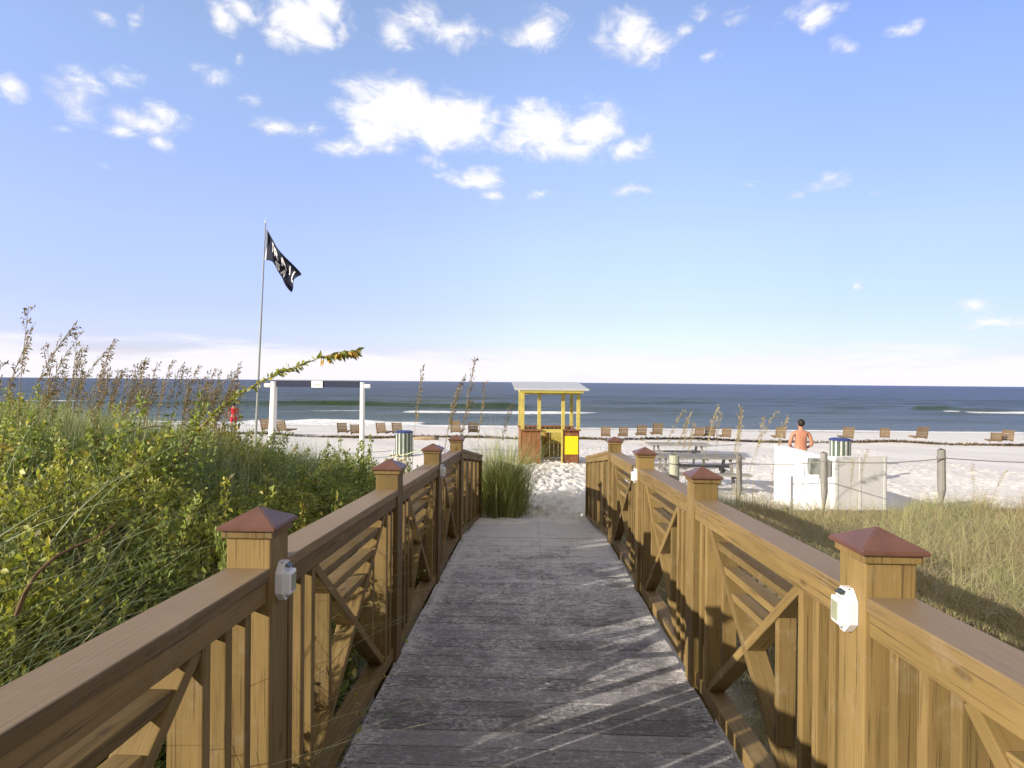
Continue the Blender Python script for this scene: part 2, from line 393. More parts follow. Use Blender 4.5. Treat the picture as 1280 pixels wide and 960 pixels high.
# ------------------------------------------------------------------ sea
sx = axis([(-15000, -3000, 3000), (-3000, -400, 200), (-400, -90, 6), (-90, 90, .5), (90, 400, 6), (400, 3000, 200), (3000, 15000, 3000)])
sy = axis([(44.5, 62, .16), (62, 100, .25), (100, 160, .8), (160, 400, 5), (400, 2000, 80), (2000, 14000, 1500)])
SX, SY = np.meshgrid(sx, sy)
Z = np.zeros_like(SX); foam = np.zeros_like(SX); green = np.zeros_like(SX)
amp = sm(47, 70, SY)
for lam, A, th, ph in ((14, .07, .06, 0), (8.3, .05, -.10, 2), (5.1, .035, .17, 4), (3.3, .02, -.22, 1), (23, .09, .02, 3)):
    ph2 = 2*math.pi/lam*(SX*math.sin(th)+SY*math.cos(th))+ph+1.1*np.sin(SX*.05+ph)+.5*np.sin(SX*.017*lam**.3+2*ph)
    mod = .6+.4*np.sin(SX*.045+ph*2+SY*.02)
    Z += 2.3*A*np.sin(ph2)*mod*amp*(1-sm(160, 400, SY))
def xs_of(px, Y): return at(px, 500, Y).x
def breaker(Y0, pxa, pxb, hgt, wid, wob=.8, gcol=1., soft=3.):
    xa, xb = xs_of(pxa, Y0), xs_of(pxb, Y0)
    yc = Y0+wob*np.sin(SX*.09+Y0)+wob*.4*np.sin(SX*.27+Y0*2)
    win = sm(xa-soft, xa+soft, SX)*(1-sm(xb-soft, xb+soft, SX))*(.82+.18*np.sin(SX*.21+Y0))
    d_ = SY-yc
    prof = np.where(d_ < 0, np.exp(-(d_/(wid*.42))**2), np.exp(-(d_/(wid*1.7))**2))
    global Z, green
    Z += hgt*prof*win
    green = np.maximum(green, gcol*win*np.exp(-((d_+wid*.35)/(wid*.55))**2))
def foamband(Y0, pxa, pxb, wid, s=1., wob=.5, soft=2.):
    global foam
    xa, xb = xs_of(pxa, Y0), xs_of(pxb, Y0)
    yc = Y0+wob*np.sin(SX*.13+Y0)+wob*.5*np.sin(SX*.41+Y0*3)
    win = sm(xa-soft, xa+soft, SX)*(1-sm(xb-soft, xb+soft, SX))
    foam = np.maximum(foam, s*win*np.exp(-((SY-yc)/wid)**4))
breaker(83, 230, 650, .8, 3.2, .7)
breaker(83, -80, 250, .30, 2.4, .7, .5)
breaker(92, 1138, 1190, .7, 2.4, .3, .9, 1.2)
breaker(90, 1186, 1500, .34, 2.4, .5, .15, 2)
breaker(76, 1060, 1160, .22, 2.2, .4, .45)
breaker(96, 1015, 1085, .25, 2.4, .4, .35)
breaker(110, 830, 905, .25, 3, .5, .25)
foamband(71.5, 505, 745, 2.9, 1., .5, 1.5)
foamband(73, 340, 460, .8, .55, .3)
foamband(85, -60, 120, .7, .7, .4)
foamband(84, 1188, 1500, 3.4, 1., .6, 1.2)
foamband(87.5, 1184, 1206, 1.2, 1., .2, .6)
breaker(51.5, 372, 470, .30, 1.4, .4, 0., 1.5)
breaker(50.5, 495, 540, .20, 1.2, .3, 0., 1)
foamband(50.5, 300, 530, 3.0, 1., .8, 2)
foamband(49, 100, 700, .8, .8, .5)
foamband(47.5, -300, 1600, .9, .95, .5)
foamband(53.5, 600, 760, .5, .4, .5)
foamband(60, 700, 1000, .4, .35, .7)
swash = np.exp(-((SY-(47.0+.6*np.sin(SX*.13)))/1.0)**2); foam = np.maximum(foam, .8*swash)
V = np.stack([SX.ravel(), SY.ravel(), Z.ravel()], 1)
idx = np.arange(SX.size).reshape(SX.shape)
Fq = np.stack([idx[:-1, :-1].ravel(), idx[:-1, 1:].ravel(), idx[1:, 1:].ravel(), idx[1:, :-1].ravel()], 1)
sea = link('sea', np_mesh('sea', V, Fq, foam=foam.ravel(), green=green.ravel()), M['sea'], smooth=True)
tag(sea, 'slate blue sea turning green near the shore with low breakers', kind='structure')

# ------------------------------------------------------------------ boardwalk deck
bx0, bx1 = XL+.055, XR-.055
mbm = MB(); RL = mbm.bm.verts.layers.float.new('rnd')
y = -2.6; pitch = .1455
k = 0
def add_rnd(n, v):
    for q_ in mbm.bm.verts:
        if q_[RL] == 0.0: q_[RL] = v
while y < 10.25:
    yc = y+.07; z = deckz(yc); ang = math.atan2(deckz(yc+.05)-deckz(yc-.05), .1)
    n0 = len(mbm.bm.verts)
    jit = rr.uniform(-.0015, .0015)
    mbm.box(((bx0+bx1)/2+rr.uniform(-.004, .004), yc, z-.019+jit), (bx1-bx0, .1385, .038), Matrix.Rotation(ang, 3, 'X'), .0045)
    add_rnd(0, .02+.98*rr.random())
    n0 = len(mbm.bm.verts)
    for xx in (bx0+.03, .12, bx1-.03):
        for dy in (-.035, .035):
            mbm.cyl((xx+rr.uniform(-.004, .004), yc+dy, deckz(yc+dy)-.004), (xx, yc+dy, deckz(yc+dy)+.0012), .0045, n=8)
    add_rnd(len(mbm.bm.verts)-n0, -1.0)
    y += pitch; k += 1
me = bpy.data.meshes.new('boardwalk'); mbm.bm.to_mesh(me); mbm.bm.free()
walk = empty('boardwalk', (0, 0, deckz(0)-.3)); tag(walk, 'weathered grey plank boardwalk dusted with sand running down to the beach', 'boardwalk', kind='structure')
def under(o, par):                 # mesh given in world coordinates
    o.parent = par; o.matrix_local = Matrix.Translation(-Vector(par.location)); return o
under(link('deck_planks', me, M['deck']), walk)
f = MB()
for (ya, yb) in ((-2.6, 7.36), (7.36, 10.25)):
    za, zb = deckz(ya), deckz(yb); ang = math.atan2(zb-za, yb-ya); ln = math.hypot(yb-ya, zb-za)
    f.box(((bx0+bx1)/2, (ya+yb)/2, (za+zb)/2-.0205), (bx1-bx0-.05, ln, .030), Matrix.Rotation(ang, 3, 'X'))
under(f.build('sand_in_gaps', M['sandfill']), walk)
for xx in (bx0+.03, bx1-.03, .12):
    f = MB()
    for (ya, yb) in ((-2.6, 7.36), (7.36, 10.0)):
        za, zb = deckz(ya), deckz(yb); ang = math.atan2(zb-za, yb-ya); ln = math.hypot(yb-ya, zb-za)
        f.box((xx, (ya+yb)/2, (za+zb)/2-.13), (.038, ln, .17), Matrix.Rotation(ang, 3, 'X'))
    under(f.build('joist', M['wood_grey']), walk)

# ------------------------------------------------------------------ railings
def member(name, p0, p1, w, d, mat, parent, bev=.004):
    """timber between two points in the rail's plane: w = width in that plane, d = depth across the rail (X)"""
    p0 = Vector(p0); p1 = Vector(p1); zax = (p1-p0).normalized(); xax = Vector((1, 0, 0)); yax = zax.cross(xax).normalized(); xax = yax.cross(zax).normalized()
    m3 = Matrix((xax, yax, zax)).transposed()
    mw = Matrix.Translation((p0+p1)/2-Vector(parent.location)) @ m3.to_4x4()
    return MB().box((0, 0, 0), (d, w, (p1-p0).length), None, bev).build(name, mat, parent, mw)
def post_cap_mesh():
    bm = bmesh.new(); a, h0, h1 = .094, .012, .062
    lo = [bm.verts.new((sx_*a, sy_*a, 0)) for sx_, sy_ in ((-1, -1), (1, -1), (1, 1), (-1, 1))]
    up = [bm.verts.new((sx_*a, sy_*a, h0)) for sx_, sy_ in ((-1, -1), (1, -1), (1, 1), (-1, 1))]
    ap = bm.verts.new((0, 0, h1))
    bm.faces.new(lo[::-1])
    for i in range(4):
        bm.faces.new((lo[i], lo[(i+1) % 4], up[(i+1) % 4], up[i])); bm.faces.new((up[i], up[(i+1) % 4], ap))
    bmesh.ops.bevel(bm, geom=bm.edges[:], offset=.003, segments=2, affect='EDGES')
    me_ = bpy.data.meshes.new('post_cap'); bm.to_mesh(me_); bm.free(); return me_
CAPM = post_cap_mesh()
def railing(X, Ys, side, label, cname):
    root = empty('railing', (X, Ys[0], deckz(Ys[0])-.3)); tag(root, label, 'railing')
    P = lambda y_, h_: Vector((X, y_, deckz(y_)+h_))
    rl = Vector(root.location)
    for y_ in Ys:
        zt = deckz(y_)+1.192; zb = deckz(y_)-.45
        po = MB().box((0, 0, 0), (.14, .14, zt-zb), None, .005).build('post', M['stain'], root, Matrix.Translation(Vector((X, y_, (zt+zb)/2))-rl))
        hh = (zt-zb)/2
        MB().box((0, 0, 0), (.162, .162, .022), None, .004).build('collar', M['stain'], po, Matrix.Translation((0, 0, hh-.0125)))
        c_ = link('post_cap', CAPM, M['cap'], po, Matrix.Translation((0, 0, hh+.001)))
    for ya, yb in zip(Ys, Ys[1:]):
        a, b_ = ya+.0695, yb-.0695
        member('handrail', P(a, 1.051), P(b_, 1.051), .038, .138, M['toprail'], root)
        member('top_rail', P(a, .9965), P(b_, .9965), .070, .118, M['stain'], root)
        member('bottom_rail', P(a, .055), P(b_, .055), .070, .100, M['stain'], root)
        near_ = ya < 1.0; xa, xb = ya+.40, yb-(.42 if near_ else .28)
        for yy in (ya+.155, ya+.265, ya+.375)+((yb-.165, yb-.28, yb-.395) if near_ else (yb-.145, yb-.25)):
            member('baluster', P(yy, .087), P(yy, .964), .038, .096, M['stain'], root)
        member('cross_brace', P(xa+.005, .096), P(xb-.005, .956), .040, .089, M['stain'], root)
        member('cross_brace', P(xa+.005, .956), P(xb-.005, .096), .040, .084, M['stain'], root)
        ym, half = (xa+xb)/2, (xb-xa)/2
        for hh in (.885, .79, .695):
            hw = half*(hh-.526)/.43-.02
            member('short_rail', P(ym-hw, hh), P(ym+hw, hh), .034, .070, M['stain'], root)
        for sg in (-1, 1):
            yy = ym+sg*half*.62; hw = .445*.62-.02
            member('short_baluster', P(yy, .54-hw), P(yy, .54+hw), .034, .070, M['stain'], root)
    # last, steeper length without caps, filled with broad upright boards
    ya, ye = Ys[-1], 10.25
    a = ya+.0695
    member('handrail', P(a, 1.060), P(ye, 1.060), .038, .138, M['toprail'], root)
    member('top_rail', P(a, 1.0045), P(ye-.01, 1.0045), .072, .118, M['stain'], root)
    member('bottom_rail', P(a, .065), P(ye-.05, .065), .070, .100, M['stain'], root)
    member('end_post', P(ye-.05, -.4), P(ye-.05, .966), .09, .12, M['stain'], root)
    yy = ya+.22
    while yy < ye-.25:
        member('board', P(yy+.2, .102), P(yy+.2, .966), .40, .040, M['stain'], root)
        member('baluster', P(yy+.48, .102), P(yy+.48, .966), .05, .095, M['stain'], root)
        yy += .62
    return root
railing(XL, YL, -1, 'stained wooden boardwalk railing with copper brown caps beside the leafy scrub', 'left')
railing(XR, YR, 1, 'stained wooden boardwalk railing with copper brown caps beside the straw coloured grass', 'right')

def solar_light(loc, face, label, small=1.):
    """face = +1 looks towards +X"""
    r = empty('solar_light', loc, 0); tag(r, label, 'solar light', 'small white solar lights on the railing posts'); s_ = small
    f_ = face
    # octagonal backplate with pointed crown and foot
    pts = [(-.036, -.030), (-.020, -.048), (-.010, -.058), (.010, -.058), (.020, -.048), (.036, -.030), (.036, .028), (.024, .044), (.012, .058), (-.012, .058), (-.024, .044), (-.036, .028)]
    hb = MB().poly(pts, .022).build('housing', M['white_plastic'], r, Matrix.Translation((f_*.012, 0, 0)) @ Matrix.Rotation(R(90), 4, 'Z'))
    hf = MB().box((0, 0, 0), (.022, .052, .070), None, .007).build('front_box', M['white_plastic'], r, Matrix.Translation((f_*.032, 0, -.004)))
    MB().box((0, 0, 0), (.004, .030, .050), None, .001).build('lens', M['lamp_glass'], hf, Matrix.Translation((f_*.0115, 0, 0)))
    MB().box((0, 0, 0), (.030, .030, .004), Matrix.Rotation(R(f_*28), 3, 'Y'), .001).build('solar_panel', M['lens'], r, Matrix.Translation((f_*.024, 0, .049)))
    MB().cyl((0, 0, 0), (f_*.003, 0, 0), .004, n=8).build('screw', M['grey_metal'], r, Matrix.Translation((f_*.0235, 0, -.050)))
    for c_ in [r]: c_.scale = (1.08, 1.08, 1.08)
    return r
solar_light((XL+.0705, YL[2]+.0, deckz(YL[2])+1.015), 1, 'white solar light on the shaded left railing post nearest the viewer')
solar_light((XR-.0705, YR[2]+.0, deckz(YR[2])+1.015), -1, 'white solar light on the sunlit right railing post nearest the viewer')
solar_light((XL+.0705, YL[4], deckz(YL[4])+1.0), 1, 'white solar light on the third left railing post, half way down the walk')
solar_light((XR-.0705, YR[4], deckz(YR[4])+1.0), -1, 'white solar light on the third right railing post, half way down the walk')

# ------------------------------------------------------------------ plants
def blades(roots, h, az, bend, w, seg=4, tipr=None):
    n = len(roots); h = np.broadcast_to(h, n); bend = np.broadcast_to(bend, n); w = np.broadcast_to(w, n)
    dx, dy = np.cos(az), np.sin(az)
    sa = az+np.pi/2+RNG.normal(0, .7, n); sxv, syv = np.cos(sa), np.sin(sa)
    Vs = []
    for i in range(seg+1):
        t = i/seg
        hor = h*bend*t**2; ver = h*(t-.42*np.minimum(bend, 1.4)*t**2.2)
        ww = w*.5*(1-t**1.8*.93)
        cx_ = roots[:, 0]+dx*hor; cy_ = roots[:, 1]+dy*hor; cz_ = roots[:, 2]+ver
        Vs.append(np.stack([cx_-sxv*ww, cy_-syv*ww, cz_], 1)); Vs.append(np.stack([cx_+sxv*ww, cy_+syv*ww, cz_], 1))
    V_ = np.stack(Vs, 1).reshape(-1, 3); kk = 2*(seg+1)
    base = (np.arange(n)*kk)[:, None]
    Fs = [np.concatenate([base+2*i, base+2*i+1, base+2*i+3, base+2*i+2], 1) for i in range(seg)]
    F_ = np.stack(Fs, 1).reshape(-1, 4)
    rnd = np.repeat(np.clip(RNG.random(n), 0, 1), kk)
    return V_, F_, rnd
def merge(parts):
    Vv, Ff, Rr = [], [], []; o = 0
    for v, f_, r_ in parts: Vv.append(v); Ff.append(f_+o); Rr.append(r_); o += len(v)
    return np.concatenate(Vv), np.concatenate(Ff), np.concatenate(Rr)
# straw-green grass over the right dune (nobody could count it)
def scatter(n, xa, xb, ya, yb, keep):
    x = RNG.uniform(xa, xb, n); y_ = RNG.uniform(ya, yb, n); k_ = keep(x, y_); return x[k_], y_[k_]
def tufted(n_t, per, xa, xb, ya, yb, keep, spread):
    tx, ty = scatter(n_t, xa, xb, ya, yb, keep)
    x = np.repeat(tx, per)+RNG.normal(0, spread, len(tx)*per); y_ = np.repeat(ty, per)+RNG.normal(0, spread, len(tx)*per)
    return x, y_, np.repeat(RNG.random(len(tx)), per)
def keepR(x, y_):
    back = 9.9+.9*np.sin(x*.8)+.5*np.sin(x*2.1+1)
    bare = np.sin(x*2.3+1.7*np.sin(y_*1.1))*np.sin(y_*2.9+x*.7) > .80
    return (x > 1.22) & ~bare & (y_ < back) & (x < .95*y_+3.2)
x, y_, tr = tufted(5600, 36, 1.22, 15, .3, 10.8, keepR, .075)
mk = x > XR+.12; x, y_, tr = x[mk], y_[mk], tr[mk]
n = len(x); rt = np.stack([x, y_, ground(x, y_)-.02], 1)
hh = (.17+.42*tr**1.5)*RNG.uniform(.5, 1.15, n)*(.75+.25*sm(1.3, 2.6, x))
az = RNG.uniform(0, 6.28, n)
pr1 = blades(rt, hh, az, RNG.uniform(.1, 1.6, n), .0022+.0003*y_, 3)
pr1 = (pr1[0], pr1[1], np.clip(pr1[2]*.6+.45*np.repeat(tr, 8)-.03, 0, 1))
x, y_ = scatter(60000, 1.25, 15, .3, 10.4, keepR); n = len(x)
pr2 = blades(np.stack([x, y_, ground(x, y_)+RNG.uniform(.0, .1, n)], 1), RNG.uniform(.15, .5, n), RNG.uniform(0, 6.28, n), RNG.uniform(.8, 2.2, n), .0035, 3)
pr2 = (pr2[0], pr2[1], .7+.3*pr2[2])
Vg, Fg, Rg = merge([pr1, pr2])
g = link('dune_grass', np_mesh('dune_grass', Vg, Fg, rnd=Rg), M['grass_r']); tag(g, 'straw and green beach grass covering the dune right of the boardwalk', 'grass', kind='stuff')

# green grass through and above the scrub on the left
def keepL(x, y_):
    return (x < -1.05) & (x > -1.02*y_-3.0)
parts = []
def patch(n, cx, cy, sx_, sy_, h0, h1, b0, b1, w, zoff=0., azm=None, seg=4):
    x = RNG.normal(cx, sx_, n); y_ = RNG.normal(cy, sy_, n); k_ = (x < (-1.25 if azm else -1.0)) & (y_ > .6); x, y_ = x[k_], y_[k_]; n = len(x)
    az = RNG.uniform(0, 6.28, n) if azm is None else RNG.normal(azm, .9, n)
    parts.append(blades(np.stack([x, y_, ground(x, y_)+zoff], 1), RNG.uniform(h0, h1, n), az, RNG.uniform(b0, b1, n), w, seg))
patch(9000, -3.55, 4.95, .42, .42, .50, .88, .05, .45, .005)          # blue-green tuft in the middle
patch(3000, -4.9, 4.6, .6, .5, .5, .9, .1, .6, .005)
patch(5000, -3.9, 7.4, 1.0, .7, .5, .85, .1, .6, .006)
patch(900, -1.8, 1.5, .36, .45, .9, 1.5, .7, 1.5, .0065, .05, 2.5, 8)     # long arching blades by the near rail
patch(1300, -2.9, 2.1, .8, .5, .9, 1.45, .6, 1.4, .0065, .05, 2.5, 8)
patch(2200, -2.6, 8.9, .9, .6, .35, .7, .2, .8, .006)
patch(1800, -1.5, 9.6, .35, .7, .3, .6, .2, .9, .006)
x, y_ = scatter(26000, -10, -1.05, .5, 10.3, keepL); n = len(x)
parts.append(blades(np.stack([x, y_, ground(x, y_)], 1), RNG.uniform(.35, .95, n), RNG.uniform(0, 6.28, n), RNG.uniform(.15, 1.0, n), .0042, 4))
Vg, Fg, Rg = merge(parts)
g = link('beach_grass', np_mesh('beach_grass', Vg, Fg, rnd=Rg), M['grass_l']); tag(g, 'long green beach grass growing among the shrubs left of the boardwalk', 'grass', kind='stuff')

# tall clump at the foot of the left railing
def clump(name, cx, cy, rx, ry, n, h0, h1, label, mat='grass_c', w=.0065, **kw):
    x = RNG.normal(0, rx, n); y_ = RNG.normal(0, ry, n)
    z0 = gz(cx, cy)
    lz = ground(cx+x, cy+y_)-z0
    rt = np.stack([x, y_, lz-.02], 1); az = np.arctan2(y_, x)+RNG.normal(0, .8, n)
    V_, F_, r_ = blades(rt, RNG.uniform(h0, h1, n)*RNG.uniform(.7, 1, n), az, RNG.uniform(.04, .85, n), w, 5)
    o = link(name, np_mesh(name, V_, F_, rnd=r_), M[mat]); o.location = (cx, cy, z0); return tag(o, label, **kw)
clump('grass_clump', -.44, 10.6, .17, .24, 2600, .6, 2.0, 'tall green grass clump spilling onto the sand at the foot of the left railing', cat='grass clump')
clump('grass_clump', -.85, 11.3, .22, .25, 1500, .5, 1.6, 'thinner grass clump just behind the tall one at the left railing end', cat='grass clump')

# leafy shrubs
def shrub_mesh(seed, n_leaf, rx, h, leaf, cl=14):
    g_ = np.random.default_rng(seed)
    cc = []                                     # clump centres
    for _ in range(cl):
        a = g_.uniform(0, 6.28); r_ = rx*.75*math.sqrt(g_.random()); zc = h*(.45+.5*g_.random())*(1-.35*(r_/rx)**2)
        cc.append((r_*math.cos(a), r_*math.sin(a), zc, g_.uniform(.10, .20)*(rx/.5), g_.random()))
    cc = np.array(cc); ci = g_.integers(0, cl, n_leaf)
    d = g_.normal(0, 1, (n_leaf, 3)); d /= np.linalg.norm(d, axis=1)[:, None]
    rad = cc[ci, 3]*(.35+.75*g_.random(n_leaf)**.6)
    P_ = cc[ci, :3]+d*rad[:, None]*np.array([1.15, 1.15, .85])
    fill = g_.random(n_leaf) < .28
    P_[fill] = np.stack([g_.normal(0, rx*.5, fill.sum()), g_.normal(0, rx*.5, fill.sum()), h*g_.uniform(.1, .85, fill.sum())], 1)
    # leafy sprigs that break the outline
    sp_ = g_.random(n_leaf) < .20; ns = sp_.sum(); si = ci[sp_]; tt_ = g_.random(ns)**.8
    sdir = np.stack([np.cos(cc[:, 4]*40), np.sin(cc[:, 4]*40), 1.5+1.2*cc[:, 4]], 1); sdir /= np.linalg.norm(sdir, axis=1)[:, None]
    slen = .22+.22*((cc[:, 4]*7) % 1)
    P_[sp_] = cc[si, :3]+sdir[si]*(slen[si]*tt_)[:, None]+g_.normal(0, .012, (ns, 3))
    P_[:, 2] = np.maximum(P_[:, 2], .03)
    s_ = leaf*(.5+1.0*g_.random(n_leaf)**1.5); wd = g_.uniform(.16, .34, (n_leaf, 1))
    # leaf frame: along, side, normal
    al = d+g_.normal(0, .6, (n_leaf, 3))+np.array([0, 0, .25]); al /= np.linalg.norm(al, axis=1)[:, None]
    tmp = g_.normal(0, 1, (n_leaf, 3)); sd = np.cross(al, tmp); sd /= np.linalg.norm(sd, axis=1)[:, None]; nm = np.cross(al, sd)
    L_ = s_[:, None]
    v0 = P_; v1 = P_+al*L_*.5+sd*L_*wd+nm*L_*.10; v2 = P_+al*L_; v3 = P_+al*L_*.5-sd*L_*wd+nm*L_*.10
    V_ = np.stack([v0, v1, v2, v3], 1).reshape(-1, 3); b_ = (np.arange(n_leaf)*4)[:, None]
    F_ = np.stack([np.concatenate([b_, b_+1, b_+2], 1), np.concatenate([b_, b_+2, b_+3], 1)], 1).reshape(-1, 3)
    rv = np.clip(.25+.45*g_.random(n_leaf)+.30*cc[ci, 4]+.0*rad, 0, 1); rv = rv*.9; rv[g_.random(n_leaf) < .025] = .97; rv[g_.random(n_leaf) < .05] = .02
    foli = np_mesh('foliage', V_, F_, rnd=np.repeat(rv, 4))
    mb = MB(); rs = random.Random(seed)
    for i in range(cl):
        e = Vector(cc[i, :3]); b0 = Vector((rs.uniform(-.05, .05), rs.uniform(-.05, .05), -.05)); mid = (b0+e)/2+Vector((rs.uniform(-.06, .06), rs.uniform(-.06, .06), .04))
        tip = e+Vector(sdir[i])*float(slen[i])
        mb.tube([b0, mid, e, tip], [.007, .005, .0035, .0015], 5)
    bm_ = bpy.data.meshes.new('stems'); mb.bm.to_mesh(bm_); mb.bm.free()
    return foli, bm_
SHR = [shrub_mesh(100+i, 5600, .46, .66, .032+.004*(i % 3)) for i in range(6)]
KM = ['leaf_yg', 'leaf_g', 'leaf_b']
SH = {}
def shrub_protos():
    for ki, km in enumerate(KM):
        for vi, (fo_, st) in enumerate(SHR):
            f2 = fo_.copy(); f2.materials.clear(); f2.materials.append(M[km]); SH[ki, vi] = (f2, st)
            if not st.materials: st.materials.append(M['twig'])
shrub_protos()
SLAB = ['leafy dune shrub with yellow and light green leaves in the scrub left of the walk', 'leafy dune shrub with mid green leaves in the scrub left of the walk', 'leafy dune shrub with browning leaves in the scrub left of the walk']
SGRP = ['yellow green shrubs left of the boardwalk', 'mid green shrubs left of the boardwalk', 'browning shrubs left of the boardwalk']
rs = random.Random(21)
def put_shrub(x, y_, ki, sc, hs, lab=None, grp=None):
    f2, st = SH[ki, rs.randrange(6)]
    r = empty('dune_shrub', (x, y_, gz(x, y_)-.03), rs.uniform(0, 6.28)); r.scale = (sc, sc, hs)
    tag(r, lab or SLAB[ki], 'shrub', grp or SGRP[ki])
    link('foliage', f2, None, r); link('stems', st, None, r); return r
for (x_, y2_, h_) in ((-1.62, -1.7, 1.55), (-1.7, -1.05, 1.6), (-1.58, -.45, 1.5), (-1.7, .15, 1.45), (-1.6, .7, 1.35), (-1.55, 1.1, 1.2)):  # shrubs out of view, added tall beside the rail to shade the near deck
    put_shrub(x_, y2_, 1, 1.1, h_)
yh = 2.3
while yh < 10.0:
    xh = rs.uniform(-1.48, -1.32)
    top_h = deckz(yh)+rs.uniform(.55, .88)
    put_shrub(xh, yh, 2 if rs.random() < .45 else 1, rs.uniform(.55, .72), max(.5, (top_h-gz(xh, yh))/.80))
    yh += rs.uniform(.34, .52)
yy = 1.0
cnt = 0
while yy < 9.6:
    stp = .46+.035*yy
    xx = -1.42
    while xx > -(.88*yy+1.4) and xx > -9.5:
        x = xx+rs.uniform(-.16, .16); y_ = yy+rs.uniform(-.18, .18)
        px, py = proj(x, y_, gz(x, y_)+.6)
        intuft = ((x+3.55)/.75)**2+((y_-4.95)/.75)**2 < 1
        if not intuft and x < -1.3 and px > -160:
            f_ = rs.random()
            if px > 380: ki = 2 if f_ < .45 else 1
            elif px > 250: ki = 1 if f_ < .6 else (2 if f_ < .75 else 0)
            else: ki = 0 if f_ < .55 else (1 if f_ < .88 else 2)
            hs = rs.uniform(.72, 1.12)*(1.2 if x > -1.9 and y_ < 4.5 else 1)
            put_shrub(x, y_, ki, rs.uniform(.8, 1.15), hs); cnt += 1
        xx -= stp*1.12
    yy += stp
# two small plants on the open sand
put_shrub(at(487, 585, 12.5).x, 12.5, 1, .8, .55, 'low green shrub on the sand between the white arch and the striped bin', 'low green shrubs on the open sand')
put_shrub(at(528, 585, 12.2).x, 12.2, 1, .9, .62, 'low green shrub on the sand in front of the left striped bin', 'low green shrubs on the open sand')

# sea oats
def oat_mesh(seed, h, droop, dens=34):
    g_ = random.Random(seed); a = g_.uniform(-.4, .4)
    pts = [Vector((droop*h*(t**2.2)*math.cos(a), droop*h*(t**2.2)*math.sin(a), h*(t-.12*droop*t**3))) for t in [i/12 for i in range(13)]]
    mb = MB().tube(pts, [.0035-.0024*i/12 for i in range(13)], 5)
    stem = bpy.data.meshes.new('stem'); mb.bm.to_mesh(stem); mb.bm.free()
    Vv, Ff, Rv = [], [], []
    def spk(p_, d_, L_, W_):
        side = d_.cross(Vector((g_.gauss(0, 1), g_.gauss(0, 1), g_.gauss(0, 1)))).normalized(); nn = d_.cross(side)
        o = len(Vv)
        Vv.extend([p_, p_+d_*L_*.45+side*W_+nn*W_*.3, p_+d_*L_, p_+d_*L_*.45-side*W_+nn*W_*.3]); Ff.extend([(o, o+1, o+2), (o, o+2, o+3)]); Rv.extend([g_.random()]*4)
    def thin(a_, b_):
        sd_ = (b_-a_).cross(Vector((.3, 1, .2))).normalized()*.0011; o = len(Vv)
        Vv.extend([a_-sd_, a_+sd_, b_+sd_, b_-sd_]); Ff.extend([(o, o+1, o+2), (o, o+2, o+3)]); Rv.extend([.3]*4)
    for i in range(7, 12): thin(pts[i], pts[i+1])
    for i in range(dens):
        t = .66+.34*(i/dens); k_ = t*12; i0 = min(11, int(k_)); p_ = pts[i0].lerp(pts[i0+1], k_-i0)
        ln = (.085*(1-abs(t-.83)/.2*.6))*g_.uniform(.5, 1.1); aa = g_.uniform(0, 6.28)
        up = (pts[i0+1]-pts[i0]).normalized(); out = Vector((math.cos(aa)*.5+.35, math.sin(aa)*.5, .25)).normalized()
        q = p_
        for s_ in range(3):
            q2 = q+(out*.5+up*.7).normalized()*ln/3+Vector((0, 0, -.004*s_)); thin(q, q2); spk(q2, (out*.6+Vector((.2, 0, -.5))).normalized() if g_.random() < .5 else (up+out*.4).normalized(), g_.uniform(.018, .028), .0045); q = q2
    hd = np_mesh('seed_head', np.array([tuple(v) for v in Vv]), np.array(Ff), rnd=Rv)
    return stem, hd
OATS = [oat_mesh(300+i, 1.0, [.10, .28, .18, .38, .22, .14][i], [30, 28, 34, 27, 30, 26][i]) for i in range(6)]
for st, _ in OATS: st.materials.append(M['stalk'])
OATP = []
for st, hd in OATS:
    h2 = hd.copy(); h2.materials.append(M['oat_pale']); OATP.append((st, h2)); hd.materials.append(M['oat'])
def put_oat(px, py, Y, rz, lab, grp, pale=False, thin=1.0, base=None):
    tip = at(px, py, Y); st, hd = (OATP if pale else OATS)[rs.randrange(6)]
    z0 = gz(tip.x, Y)-.02; hgt = max(.5, tip.z-z0)
    r = empty('sea_oat', (tip.x-.18*hgt*math.cos(rz), Y, z0), rz); r.scale = (.55*hgt+.35, .55*hgt+.35, hgt)
    tag(r, lab, 'sea oat', grp); link('stem', st, None, r); link('seed_head', hd, None, r); return r
LO = 'tall sea oat stalk with a dark seed head rising from the scrub on the left'
GO = 'sea oats rising above the scrub left of the boardwalk'
spots = [(5, 385, 3.4), (2, 448, 3.6), (28, 425, 4.2), (52, 392, 4.4), (68, 380, 4.2), (48, 430, 4.0), (90, 428, 4.6), (105, 430, 5.2), (124, 412, 4.6), (112, 452, 5.0), (128, 450, 4.4), (144, 422, 4.8), (137, 462, 5.4),
         (172, 445, 5.0), (165, 466, 5.6), (192, 449, 5.2), (187, 468, 5.6), (208, 450, 5.6), (218, 449, 5.4), (203, 478, 5), (232, 458, 5.8), (252, 462, 5.6), (246, 476, 5.2), (268, 460, 6), (285, 465, 6.2), (276, 482, 5.8),
         (72, 455, 5.0), (85, 470, 4.6), (35, 470, 4.8), (15, 465, 5.4), (60, 478, 5.6), (150, 480, 5.5), (175, 486, 6.2), (222, 488, 6.3), (258, 492, 6.5), (298, 490, 6.5), (118, 480, 6), (240, 500, 6.6), (98, 492, 5.8), (10, 490, 4.6)]
spots += [(rs.uniform(140, 305), rs.uniform(446, 492), rs.uniform(5.0, 6.6)) for _ in range(30)]+[(rs.uniform(0, 140), rs.uniform(425, 480), rs.uniform(4.2, 5.6)) for _ in range(10)]
